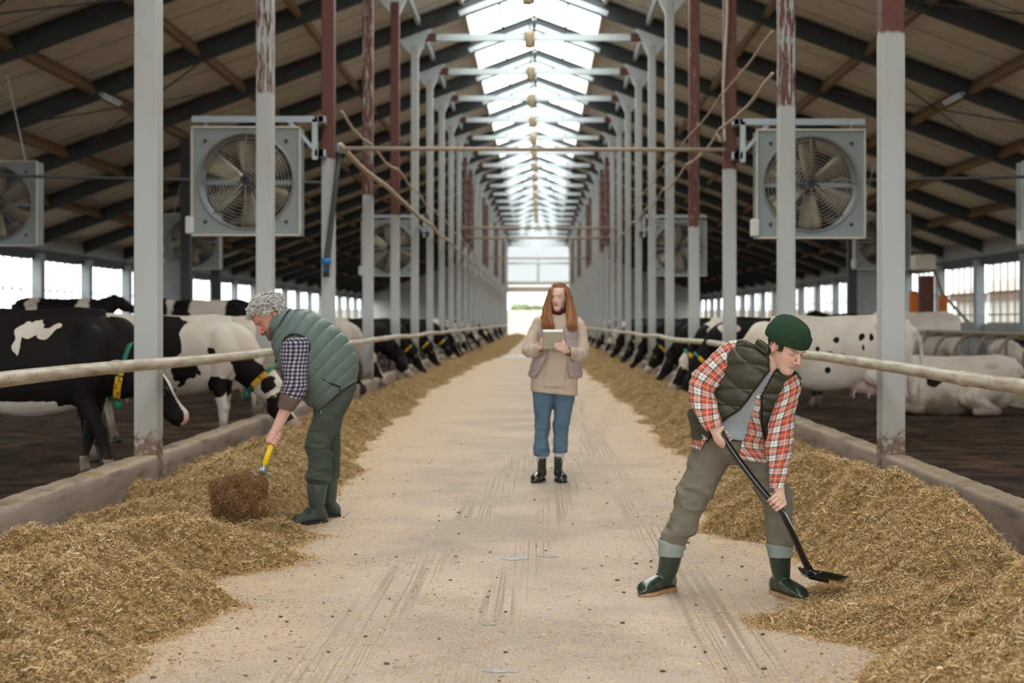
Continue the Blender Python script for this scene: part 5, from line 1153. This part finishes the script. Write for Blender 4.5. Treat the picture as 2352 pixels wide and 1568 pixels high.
# shovel
st = thing('shovel', 'black steel shovel the boy pushes into the silage', 'shovel', (1.35, 7.1, .02))
ax_ = [c6(470, 634, 6.90), c6(500, 690, 6.90), c6(600, 830, 6.88), c6(700, 955, 6.86), c6(762, 1015, 6.86), c6(800, 1085, 6.87), c6(840, 1170, 6.90), c6(880, 1260, 6.95), c6(925, 1350, 7.0)]
obj('handle', M().tube(cr(np.array(ax_), np.linspace(0, 8, 50)), np.interp(np.linspace(0, 8, 50), [0, 7, 8], [.0155, .0165, .020]), 16), MT['blackm'], st)
bc = c6(925, 1352, 7.0); fw = nrm(np.array((.62, .42, -.24))); sdv = nrm(np.cross(fw, (0, 0, 1))); upv = np.cross(sdv, fw); V = []; n1, n2 = 12, 12
for i in range(n1+1):
    u = i/n1; wdt = .105*(min(1, (u*1.0+.72))*(1-max(0, (u-.55)/.45)**2.2*.85))
    for j in range(n2+1): v = j/n2*2-1; V.append(bc-fw*.03+fw*.25*u+sdv*wdt*v+upv*(.035*v*v-.012*(1-u)+.012*u))
obj('blade', M().add(V, [(i*(n2+1)+j, i*(n2+1)+j+1, (i+1)*(n2+1)+j+1, (i+1)*(n2+1)+j) for i in range(n1) for j in range(n2)]), MT['blackm'], st, solid=.004)
obj('socket', M().tube([c6(905, 1310, 6.98), c6(925, 1352, 7.0), bc+fw*.06-upv*.0, bc+fw*.12-upv*.008], [.020, .022, .018, .006], 12), MT['blackm'], st)

# ------------------------------------------------------------------ the grey haired man
c3 = lambda x, y, Y=9.6: P(460+x/2.6136, 640+y/2.6133, Y)
t = thing('person', 'grey haired bearded man in sage padded vest bending down with a yellow shovel', 'person', (-1.55, 9.7, 0))
H = Head(P(619, 727, 9.5), (-.60, -.46, -.66), (-.56, -.20, .79), 1.13)
tr = [RG(c3, (436, 345), (508, 200), 9.58, .12), RG(c3, (448, 420), (625, 192), 9.6, .185), RG(c3, (490, 520), (735, 245), 9.62, .215), RG(c3, (545, 610), (835, 330), 9.64, .215), RG(c3, (605, 695), (912, 430), 9.66, .21), RG(c3, (662, 752), (938, 520), 9.68, .205), RG(c3, (722, 792), (930, 608), 9.70, .20)]
m = M(); add_head(m, H, c3(515, 290, 9.56), .062, 1.12, 1.08, lid=.005)
m.add(*loft([sc(tr[0], .8), sc(tr[1], .85), sc(tr[2], .86), sc(tr[3], .86), sc(tr[4], .84), sc(tr[5], .84)], 28, 24, cap=(.03, .03)))
m.chain([c3(590, 400, 9.45), c3(570, 600, 9.40), c3(515, 780, 9.36)], [.055, .047, .040]); m.chain([c3(515, 780, 9.36), c3(455, 905, 9.34)], [.042, .031])
m.chain([c3(570, 430, 9.80), c3(560, 640, 9.78), c3(520, 790, 9.62)], [.055, .045, .032])
m.chain([c3(800, 700, 9.62), c3(720, 960, 9.66), c3(700, 1240, 9.72)], [.08, .055, .04]); m.chain([c3(820, 720, 9.85), c3(785, 960, 9.95), c3(785, 1240, 10.0)], [.05, .035, .03])
sh = nrm(c3(490, 880, 9.42)-c3(400, 1090, 9.30))
grip(m, c3(446, 968, 9.345), sh, (-.62, -.60, .1), c3(455, 900, 9.335), s=1, rh=.017, k=1.12, curl=.72, wr=.031)
grip(m, c3(520, 800, 9.50), sh, (-.3, .9, .1), c3(528, 770, 9.58), s=1, rh=.017, k=1.05)
me, V, N = remesh(m, .003, 2, .5); V = sculpt(V, N, H); put(me, V)
col = face_paint(V, H, (.50, .24, .17), (.48, .16, .14), (.13, .07, .05), .8, (.17, .125, .11), .5, lash=.0005)
_q = H.q(V); _s = ((_q[:, 2] > .060+.022*(_q[:, 1] > .05)-.10*sstep(.045, -.01, _q[:, 1])) & (np.linalg.norm(_q, axis=1) < .15) & ~((np.abs(_q[:, 1]+.004) < .022) & (np.abs(_q[:, 0]) > .07) & (_q[:, 2] < .03)))[:, None]; col = col*(1-_s)+np.array((.22, .20, .18))*_s
qh = np.linalg.norm(V-c3(446, 950, 9.34), axis=1); k_ = sstep(.35, .08, qh)[:, None]; col = col*(1-k_)+np.array((.60, .34, .27))*k_*(1+.08*(fbm3(V*30, 2, 4)-.5))[:, None]
done(me, 'body', MT['skin'], t, col); eyes(H, t, 0, .5)
q = H.q(V); nl = np.linalg.norm(q, axis=1) < .15
scalp = np.where(nl & (q[:, 2] > .045+.02*(q[:, 1] > .05)-.10*sstep(.045, -.01, q[:, 1])-.0*np.abs(q[:, 0])) & (q[:, 2] > -.07) & ~((np.abs(q[:, 1]+.004) < .026) & (np.abs(q[:, 0]) > .068) & (q[:, 2] < .03)))[0]
r = RS(8); m = M(); cols = []
pick = scalp[r.randint(0, len(scalp), 900)]
for i in pick:
    nn = N[i]; u = nrm(np.cross(nn, r.randn(3))); w = np.cross(nn, u); R_ = .010+.008*r.rand(); a0 = r.rand()*6; c = V[i]+nn*(.006+.016*r.rand()); tw = r.rand()*.9
    pts = [c+(u*math.cos(a)+(w*math.cos(tw)+nn*math.sin(tw))*math.sin(a))*R_*(1-.04*k)+nn*k*.0012 for k, a in enumerate(np.linspace(a0, a0+4.6, 9))]
    m.tube(pts, [.002]+[.0036]*7+[.0018], 5); g = .30+.32*r.rand(); cols += [np.array((g, g*.94, g*.88))]*45
obj('curly_hair', m, MT['hair'], t, col=np.array(cols))
jaw = np.where(nl & (q[:, 2] < -.035) & (q[:, 2] > -.125) & (q[:, 1] > -.0) & ((q[:, 2] < -.072) | (np.abs(q[:, 0]) > .040) | ((np.abs(q[:, 2]+.049) < .007) & (np.abs(q[:, 0]) < .028))) & ~((np.abs(q[:, 2]+.064) < .009) & (np.abs(q[:, 0]) < .022)))[0]
hairs('beard', jaw, 5200, .013, .0018, [(.16, .11, .09), (.08, .05, .04), (.30, .27, .25)], 6, -H.U*.7+.3*H.F, t, .5, V, N)
# trousers
m = M()
nl_ = [RG(c3, (690, 730), (935, 640), 9.66, .12), RG(c3, (682, 830), (885, 760), 9.64, .115), RG(c3, (656, 925), (828, 880), 9.65, .098), RG(c3, (650, 1010), (778, 1000), 9.67, .085), RG(c3, (664, 1095), (784, 1100), 9.69, .075), RG(c3, (650, 1185), (772, 1185), 9.72, .072), RG(c3, (648, 1228), (766, 1228), 9.73, .066)]
fl_ = [RG(c3, (705, 720), (938, 640), 9.84, .11), RG(c3, (700, 820), (900, 740), 9.88, .105), RG(c3, (720, 900), (845, 860), 9.92, .09), RG(c3, (735, 985), (832, 975), 9.95, .078), RG(c3, (740, 1090), (835, 1090), 9.98, .07), RG(c3, (745, 1190), (829, 1195), 10.0, .066)]
m.add(*loft(nl_, 44, 90, disp=folds(.018, 11, 10, 21, [(.6, .12, .020), (.93, .07, .022)]), cap=(.02, .01))); m.add(*loft(fl_, 44, 80, disp=folds(.010, 11, 9, 22, [(.7, .1, .01)]), cap=(.02, .01)))
m.add(*loft([RG(c3, (680, 745), (936, 580), 9.72, .19), RG(c3, (684, 800), (930, 650), 9.73, .19), RG(c3, (700, 860), (890, 745), 9.74, .13)], 40, 16, cap=(.01, .03)))
me, V, N = remesh(m, .006, 1); done(me, 'trousers', MT['moss'], t)
# check shirt body, sleeve, rolled cuff
obj('shirt', loft([sc(tr[1], .93), sc(tr[3], .94), sc(tr[4], .95), sc(tr[5], .96), RG(c3, (690, 800), (940, 610), 9.70, .205)], 60, 40), MT['gingham'], t)
s1 = [((556, 346), (622, 344)), ((522, 358), (645, 354)), ((500, 385), (656, 380)), ((491, 450), (652, 450)), ((497, 530), (642, 530)), ((512, 600), (638, 600)), ((498, 655), (632, 650)), ((490, 690), (606, 725))]
obj('sleeve', loft([RG(c3, a_, b_, y_, d_) for (a_, b_), y_, d_ in zip(s1, [9.43, 9.425, 9.425, 9.42, 9.40, 9.385, 9.375, 9.365], [.03, .055, .075, .080, .074, .070, .066, .062])], 60, 80, disp=folds(.010, 14, 10, 31, [(.85, .12, .012)]), cap=(.02, 0)), MT['gingham'], t)
obj('rolled_cuff', loft([RG(c3, (487, 678), (612, 712), 9.365, .064), RG(c3, (484, 690), (608, 722), 9.365, .066), RG(c3, (468, 768), (553, 796), 9.355, .052), RG(c3, (474, 770), (547, 792), 9.355, .044)], 40, 24, disp=folds(.004, 12, 6, 5)), MT['browncuff'], t, solid=.004)
obj('sleeve', loft([RG(c3, (500, 400), (640, 400), 9.80, .07), RG(c3, (505, 560), (620, 560), 9.79, .065), RG(c3, (495, 700), (585, 720), 9.70, .05)], 40, 30), MT['gingham'], t)
obj('rolled_cuff', loft([RG(c3, (495, 690), (590, 712), 9.70, .055), RG(c3, (492, 740), (566, 757), 9.66, .048)], 30, 10), MT['browncuff'], t, solid=.004)
# vest: padded baffles round the body, closed; V-shaped lower hem
vr = [sc(tr[0], 1.05, 1.05), sc(tr[1], 1.02), sc(tr[2], 1.02), sc(tr[3], 1.02), sc(tr[4], 1.02), sc(tr[5], 1.02), sc(tr[6], 1.01)]
vest = obj('vest', loft(vr, 110, 170, disp=puff(9, .0115, .30), cap=(0, 0)), MT['sage'], t, solid=.006)
ar = [c3(575+80*math.cos(a), 405+72*math.sin(a)+8*math.cos(a), 9.378+.02*abs(math.cos(a))) for a in np.linspace(-PI*1.02, .25, 26)]
obj('armhole_trim', M().tube(ar, .007, 8), MT['zip'], vest)
cu = (c3(436, 330, 9.55)+c3(512, 190, 9.55))/2; ca = (c3(512, 190, 9.55)-c3(436, 330, 9.55))/2; dn = nrm(c3(420, 290, 9.5)-c3(500, 300, 9.5))
obj('vest_collar', loft([(cu-dn*.03, ca*1.12, np.array((0, -.135, 0)), 2.2), (cu+dn*.02, ca*1.03, np.array((0, -.12, 0)), 2.2), (cu+dn*.055, ca*.98, np.array((0, -.112, 0)), 2.2)], 70, 14, disp=puff(1, .010)), MT['sage'], vest, solid=.012)
pk = [c3(692, 570, 9.455), c3(740, 605, 9.452), c3(790, 632, 9.462), c3(838, 648, 9.478)]; obj('pocket_zip', M().tube(pk, .0065, 6), MT['zip'], vest)
obj('pocket_zip_pull', M().tube([pk[-1], c3(842, 678, 9.47)], .004, 6), MT['zip'], vest)
obj('hem_zip_pull', M().tube([c3(723, 790, 9.52), c3(723, 818, 9.52)], .004, 6), MT['steel'], vest)
boot(t, 'rubber_boot', [RG(c3, (640, 1222), (766, 1232), 9.72, .066)[:3], RG(c3, (644, 1290), (756, 1290), 9.72, .064)[:3], RG(c3, (652, 1360), (746, 1360), 9.73, .056)[:3]], None, (-1.475, 9.80, 0), (-1.665, 9.60, 0), MT['gum2'], MT['sole'], w=.052)
boot(t, 'rubber_boot', [RG(c3, (740, 1190), (828, 1190), 10.0, .062)[:3], RG(c3, (740, 1270), (822, 1270), 10.0, .060)[:3], RG(c3, (738, 1345), (814, 1345), 10.0, .054)[:3]], None, (-1.41, 10.06, 0), (-1.67, 10.0, 0), MT['gum2'], MT['sole'], w=.052)
st = thing('shovel', 'shovel with yellow shaft and black grip held by the grey haired man', 'shovel', (-2.05, 9.2, .25))
a_, b_ = c3(381, 1128, 9.28), c3(428, 995, 9.33); ex = a_+(b_-a_)*2.75
obj('shaft', M().tube([a_, b_, ex], .0185, 16), MT['yellowp'], st); g0, g1 = c3(424, 1000, 9.33), c3(461, 930, 9.37); obj('grip_sleeve', M().tube([a_+(b_-a_)*.98, a_+(b_-a_)*1.45], .0205, 16), MT['black'], st)
obj('ferrule', M().tube([a_+(b_-a_)*.06, a_-(b_-a_)*.0, c3(370, 1178, 9.26)], [.021, .022, .024], 16), MT['steel'], st)
obj('hook', M().tube([c3(375, 1168, 9.26), c3(405, 1165, 9.25), c3(422, 1172, 9.25), c3(428, 1195, 9.25)], .006, 8), MT['steel'], st)
bc = c3(362, 1190, 9.26); fw = nrm(np.array((-.55, -.15, -.75))); sdv = nrm(np.array((.75, -.3, -.5))); upv = np.cross(sdv, fw); V = []
for i in range(9):
    for j in range(9): u, v = i/8, j/4-1; V.append(bc+fw*.28*u+sdv*.085*(v-.35)*(1-.25*u*u)+upv*.03*v*v)
obj('blade', M().add(V, [(i*9+j, i*9+j+1, i*9+10+j, i*9+9+j) for i in range(8) for j in range(8)]), MT['steel'], st, solid=.004)
# lump of silage carried on the blade
m = M(); cc = P(551, 1148, 9.18)
for k in range(26): q_ = r.randn(3)*(.060, .05, .050); m.ell(cc+np.clip(q_, -.11, .11), .055+.03*r.rand(3), 10, 8)
for cx_, cy_ in ((512, 1112), (505, 1150), (505, 1180), (594, 1150), (592, 1112), (545, 1104), (530, 1185), (575, 1184), (596, 1180)): m.ell(P(cx_, cy_, 9.18), (.055, .05, .05), 10, 8)
me, V, N = remesh(m, .012, 1); V = V+N*((fbm3(V*18, 3, 5)-.5)*.05)[:, None]; put(me, V)
b = NB('damp_silage'); b.set(col=b.mix(b.noise(40, 5, None, .75), (.045, .022, .008), (.22, .12, .045)), rough=.9); b.bump(b.noise(50, 5), 1, .02)
ct = thing('silage_clump', 'dark damp lump of silage lifted on the yellow shovel', 'silage', tuple(cc)); done(me, 'lump', b.m, ct)
i = r.randint(0, len(V), 11000); D = N[i]*.6+r.randn(len(i), 3)*.6; D /= np.linalg.norm(D, axis=1)[:, None]
o = blades('fibres', V[i]+N[i]*.004-cc, .010+r.exponential(.012, len(i)), .0012+.002*r.rand(len(i)), MT['fibre'], 51, fibre_cols(len(i), r, 1)*.9, dirs=D); o.parent = ct; o['kind'] = 'stuff'

# ------------------------------------------------------------------ the woman with the tablet
c5 = lambda x, y, Y=12.25: P(1140+x/3.0154, 620+y/3.0154, Y)
t = thing('person', 'woman with long red hair, beige sweater and mauve vest holding a tablet', 'person', (.12, 12.25, 0))
H = Head(c5(433, 189, 12.25), (-.26, -.96, -.04), (.02, 0, 1), 1.0)
m = M(); add_head(m, H, c5(430, 330, 12.28), .046, .84, .78)
tr = [RG(c5, (370, 300), (490, 300), 12.28, .065), RG(c5, (300, 330), (565, 332), 12.28, .095), RG(c5, (272, 372), (592, 378), 12.27, .115), RG(c5, (280, 480), (580, 480), 12.26, .125), RG(c5, (282, 600), (570, 600), 12.25, .12), RG(c5, (262, 720), (565, 720), 12.25, .125), RG(c5, (250, 790), (562, 800), 12.25, .128), RG(c5, (249, 836), (555, 866), 12.25, .125)]
m.add(*loft([sc(tr[0], .75), sc(tr[1], .85), sc(tr[2], .85), sc(tr[3], .82), sc(tr[4], .8), sc(tr[5], .8), sc(tr[6], .8)], 28, 24, cap=(.02, .03)))
m.chain([c5(300, 375, 12.26), c5(222, 555, 12.22), c5(305, 535, 12.0)], [.042, .036, .024]); m.chain([c5(562, 375, 12.26), c5(598, 570, 12.22), c5(500, 560, 12.0)], [.042, .036, .024])
m.chain([c5(330, 860), c5(318, 1080), c5(312, 1320, 12.275)], [.06, .035, .026]); m.chain([c5(470, 880), c5(445, 1090), c5(434, 1320, 12.275)], [.06, .035, .026])
# right hand (image right): fingers spread across the back of the tablet
yt = 11.93
m.add(*loft([(c5(498, 560, 11.98), np.array((0, .0, .022)), np.array((0, -.018, 0)), 2.2), (c5(476, 548, 11.95), np.array((.006, 0, .036)), np.array((0, -.016, 0)), 2.4), (c5(452, 535, 11.925), np.array((.004, 0, .036)), np.array((0, -.011, 0)), 2.5)], 20, 14, cap=(.01, .008)))
for (x0, y0, x1, y1) in ((455, 512, 404, 512), (450, 526, 400, 525), (450, 542, 408, 538), (452, 556, 420, 550)): m.chain([c5(x0, y0, 11.925), c5((x0+x1)/2, (y0+y1)/2-2, 11.905), c5(x1, y1, 11.912)], [.0088, .008, .0068], 10)
m.chain([c5(488, 538, 11.95), c5(470, 508, 11.93), c5(462, 490, 11.945)], [.013, .0105, .0085], 10)
# left hand (image left): thumb on the near edge, fingers behind
m.add(*loft([(c5(296, 545, 12.0), np.array((0, 0, .023)), np.array((0, -.018, 0)), 2.2), (c5(308, 525, 11.97), np.array((0, 0, .036)), np.array((0, -.015, 0)), 2.4), (c5(320, 512, 11.955), np.array((0, 0, .034)), np.array((0, -.011, 0)), 2.5)], 20, 14, cap=(.01, .008)))
m.chain([c5(308, 510, 11.95), c5(312, 485, 11.92), c5(316, 472, 11.915)], [.0115, .010, .008], 10)
for k, y_ in enumerate((492, 507, 522, 536)): m.chain([c5(318, y_, 11.965), c5(345, y_-2, 11.968), c5(368, y_, 11.962)], [.0088, .008, .0068], 10)
me, V, N = remesh(m, .003, 2, .5); V = sculpt(V, N, H); put(me, V)
col = face_paint(V, H, (.66, .44, .36), (.50, .17, .15), (.24, .13, .08), .3, lid=.22); done(me, 'body', MT['skin'], t, col); eyes(H, t, .25, .05)
# hair
r = RS(9); m = M(); cols = []
m.ell(H.p(0, -.017, .041), (.0845, .1030, .0905), 28, 18, H.R); cols += [np.array((.17, .060, .024))]*(28*17+2)
def strand(path, r0, c):
    global cols
    K = cr(np.array(path), np.linspace(0, len(path)-1, 16)); m.tube(K, np.interp(np.arange(16), [0, 3, 12, 15], [r0*.6, r0, r0, r0*.35]), 6); cols += [np.array(c)]*(16*6)
sidesP = [([(434, 86), (378, 122), (352, 205), (326, 310), (318, 398)], [(434, 100), (388, 142), (371, 215), (374, 300), (400, 408)]), ([(436, 84), (498, 122), (521, 205), (549, 318), (560, 418)], [(436, 100), (482, 142), (493, 215), (492, 300), (498, 400)])]
for o_, i_ in sidesP:
    for k in range(150):
        s_ = r.rand()**.8; jx, ph = r.randn()*3, r.rand()*6; dy = r.rand()
        pts = []
        for j in range(5):
            x_ = i_[j][0]*s_+o_[j][0]*(1-s_)+(jx if j > 1 else 0)+(4*math.sin(ph+j*2) if j > 2 else 0); y_ = i_[j][1]*s_+o_[j][1]*(1-s_)+(r.randn()*9 if j == 4 else 0)
            front = (12.215, 12.175, 12.165, 12.125, 12.095)[j]; back = (12.25, 12.25, 12.25, 12.15, 12.10)[j]; w_ = s_ if dy < .6 else s_*.4
            pts.append(c5(x_, y_, front*w_+back*(1-w_)))
        g = .7+.6*r.rand(); strand(pts, .0062, (.215*g, .082*g, .032*g) if r.rand() < .7 else (.32*g, .145*g, .065*g))
for k in range(110):
    x_ = 345+190*r.rand(); pts = [c5(434, 88, 12.27), c5(434+(x_-434)*.5, 110, 12.35), c5(434+(x_-434)*.95, 210, 12.37), c5(x_, 310, 12.39), c5(x_+r.randn()*5, 390+r.randn()*8, 12.40)]
    g = .6+.4*r.rand(); strand(pts, .007, (.18*g, .065*g, .026*g))
obj('long_hair', m, MT['hair'], t, col=np.array(cols))
# clothes
obj('rollneck', loft([RG(c5, (384, 262), (470, 262), 12.255, .055), RG(c5, (378, 285), (474, 285), 12.26, .060), RG(c5, (374, 310), (480, 310), 12.265, .068), RG(c5, (355, 330), (500, 330), 12.27, .075)], 36, 16, disp=folds(.004, 14, 14, 3)), MT['maroon'], t, solid=.004)
obj('sweater', loft([sc(tr[0], 1.0)]+tr[1:]+[RG(c5, (252, 838), (552, 868), 12.25, .118)], 70, 80, disp=folds(.014, 9, 5, 41, [(.6, .3, .016)])), MT['knit'], t)
obj('front_pocket', loft([sc(r_, 1.045, 1.10) for r_ in (RG(c5, (278, 570), (572, 570), 12.25, .122), RG(c5, (270, 650), (568, 650), 12.25, .125), RG(c5, (258, 740), (565, 745), 12.25, .128), RG(c5, (250, 800), (560, 808), 12.25, .127))], 40, 30, th=lambda v: (math.acos(.18+.16*v), math.acos(-.30-.12*v)), disp=folds(.008, 9, 5, 44)), MT['knit'], t, solid=.008)
sl = [((300, 335), (352, 420)), ((268, 345), (318, 420)), ((236, 405), (300, 455)), ((205, 470), (285, 505)), ((180, 535), (262, 560)), ((196, 590), (262, 530))]
sl = [RG(c5, (285, 330), (345, 400), 12.27, .07), RG(c5, (262, 350), (322, 400), 12.26, .066), RG(c5, (228, 425), (300, 455), 12.24, .06), RG(c5, (196, 500), (280, 520), 12.21, .056)]
ev = lambda x, y, Y, rx, rz, ry: (c5(x, y, Y), np.array((rx*.75, 0, rz*.4)), np.array((0, -ry, 0.)), 2.1)
sl2 = [(c5(225, 548, 12.17), np.array((.045, 0, .03)), np.array((0, -.045, .02)), 2.1), (c5(245, 560, 12.10), np.array((.012, 0, .050)), np.array((.01, -.042, 0)), 2.1), (c5(285, 545, 12.02), np.array((.004, 0, .038)), np.array((.01, -.034, 0)), 2.1), (c5(300, 540, 12.0), np.array((.0, 0, .034)), np.array((.01, -.030, 0)), 2.1)]
flip = lambda r_: r_
m = M(); m.add(*loft(sl, 36, 40, cap=(.02, .02))); m.chain([c5(238, 512, 12.21), c5(224, 552, 12.19), c5(262, 560, 12.08), c5(296, 541, 12.0)], [.056, .056, .050, .036])
me, V, N = remesh(m, .006, 2); V = V+N*((.5-np.abs(fbm3(V*np.array((9, 9, 11)), 3, 6)-.5)*2)*.024)[:, None]; put(me, V); done(me, 'sleeve', MT['knit'], t)
m = M(); m.add(*loft([RG(c5, (520, 400), (582, 333), 12.27, .07), RG(c5, (540, 400), (606, 365), 12.26, .066), RG(c5, (560, 455), (624, 440), 12.24, .058), RG(c5, (556, 520), (630, 515), 12.21, .056)], 36, 40, cap=(.02, .02)))
m.chain([c5(593, 520, 12.21), c5(592, 575, 12.19), c5(560, 590, 12.08), c5(515, 566, 12.0)], [.054, .056, .050, .037])
me, V, N = remesh(m, .006, 2); V = V+N*((.5-np.abs(fbm3(V*np.array((9, 9, 11)), 3, 7)-.5)*2)*.024)[:, None]; put(me, V); done(me, 'sleeve', MT['knit'], t)
obj('cuff', M().tube([c5(290, 545, 12.01), c5(298, 541, 11.995), c5(307, 535, 11.98)], [.036, .036, .030], 20, cap=False), MT['rustknit'], t, solid=.004); obj('cuff', M().tube([c5(520, 568, 12.01), c5(505, 564, 11.99), c5(492, 560, 11.97)], [.037, .037, .031], 20, cap=False), MT['rustknit'], t, solid=.004)
vr = [sc(tr[0], 1.35, 1.3), sc(tr[1], .93, 1.12), RG(c5, (292, 400), (566, 400), 12.265, .132), RG(c5, (285, 480), (572, 480), 12.26, .14), RG(c5, (272, 590), (575, 590), 12.25, .142), RG(c5, (240, 690), (582, 690), 12.25, .150), RG(c5, (233, 738), (583, 742), 12.25, .150)]
ot = open_th(([0, .2, .35, .5, .65, .8, 1], [-.55, -.40, -.25, -.3, -.42, -.55, -.74]), ([0, .2, .35, .5, .65, .8, 1], [.5, .35, .22, .25, .32, .42, .52]))
obj('vest', loft(vr, 120, 100, th=ot, disp=puff(6, .016, 0), even=False), MT['mauve'], t, solid=.012)
m = M()
for a in ([RG(c5, (252, 820), (410, 830), 12.25, .10), RG(c5, (256, 890), (396, 900), 12.25, .095), RG(c5, (264, 970), (380, 975), 12.25, .08), RG(c5, (276, 1060), (366, 1070), 12.25, .066), RG(c5, (268, 1150), (358, 1155), 12.26, .062), RG(c5, (265, 1240), (359, 1245), 12.27, .058), RG(c5, (268, 1284), (358, 1288), 12.27, .055)],
          [RG(c5, (395, 830), (546, 840), 12.25, .10), RG(c5, (400, 900), (536, 905), 12.25, .095), RG(c5, (402, 980), (518, 985), 12.25, .08), RG(c5, (402, 1080), (495, 1085), 12.25, .066), RG(c5, (399, 1160), (492, 1160), 12.26, .062), RG(c5, (400, 1240), (488, 1240), 12.27, .058), RG(c5, (402, 1264), (485, 1262), 12.27, .055)]):
    m.add(*loft(a, 36, 80, disp=folds(.009, 14, 12, 51, [(.55, .1, .014), (.92, .08, .014)]), cap=(.02, .006)))
me, V, N = remesh(m, .0055, 1); done(me, 'jeans', MT['denim'], t)
for a_, b_, c_, d_ in (((278, 1275), (346, 1278), (280, 1325), (346, 1325)), ((404, 1255), (472, 1255), (402, 1320), (466, 1320))): obj('sock', loft([RG(c5, a_, b_, 12.27, .042), RG(c5, c_, d_, 12.27, .040)], 24, 8), MT['sock'], t, solid=.003)
bl = boot(t, 'laced_boot', [RG(c5, (283, 1298), (347, 1300), 12.27, .048)[:3], RG(c5, (284, 1360), (346, 1360), 12.27, .046)[:3], RG(c5, (284, 1410), (350, 1410), 12.27, .045)[:3]], None, (.025, 12.36, 0), (-.050, 12.12, 0), MT['patent'], MT['sole'], w=.047)
br = boot(t, 'laced_boot', [RG(c5, (399, 1290), (465, 1292), 12.27, .048)[:3], RG(c5, (399, 1360), (458, 1360), 12.27, .046)[:3], RG(c5, (396, 1410), (458, 1410), 12.27, .045)[:3]], None, (.155, 12.36, 0), (.200, 12.13, 0), MT['patent'], MT['sole'], w=.047)
for o_, xx in ((bl, 312), (br, 432)):
    m = M()
    for k in range(6): y_ = 1318+k*17; Yk = 12.215-max(0, k-3)*.022; m.tube([c5(xx-16, y_, Yk), c5(xx, y_+5, Yk-.008), c5(xx+16, y_, Yk)], .0035, 6)
    obj('laces', m, MT['zip'], o_)
tb = thing('tablet', 'bronze grey tablet with a white top edge held up by the woman', 'tablet', tuple(c5(390, 545, yt)))
A, B_, C_ = c5(325, 423, 11.965), c5(458, 423, 11.965), c5(325, 548, 11.925); ex, ez = nrm(B_-A), nrm(A-C_); ey = np.cross(ez, ex); w_, h_ = np.linalg.norm(B_-A), np.linalg.norm(A-C_); ce = (B_+C_)/2
V = [ce+ex*w_/2*i+ez*h_/2*j+ey*.005*k for i in (-1, 1) for k in (-1, 1) for j in (-1, 1)]
obj('back_shell', M().add(V, [(0, 1, 3, 2), (4, 6, 7, 5), (0, 4, 5, 1), (2, 3, 7, 6), (0, 2, 6, 4), (1, 5, 7, 3)]), MT['tablet'], tb, smooth=False, bevel=.002)
top = ce+ez*(h_/2+.002); V = [top+ex*(w_/2+.001)*i+ez*.010*j+ey*.007*k for i in (-1, 1) for k in (-1, 1) for j in (-1, 1)]
obj('top_edge', M().add(V, [(0, 1, 3, 2), (4, 6, 7, 5), (0, 4, 5, 1), (2, 3, 7, 6), (0, 2, 6, 4), (1, 5, 7, 3)]), MT['tabedge'], tb, smooth=False)
V = [ce+ex*(w_/2-.008)*i+ez*(h_/2-.008)*j+ey*(.0055+.0005*k) for i in (-1, 1) for k in (-1, 1) for j in (-1, 1)]
obj('screen', M().add(V, [(0, 1, 3, 2), (4, 6, 7, 5), (0, 4, 5, 1), (2, 3, 7, 6), (0, 2, 6, 4), (1, 5, 7, 3)]), MT['blackm'], tb, smooth=False)
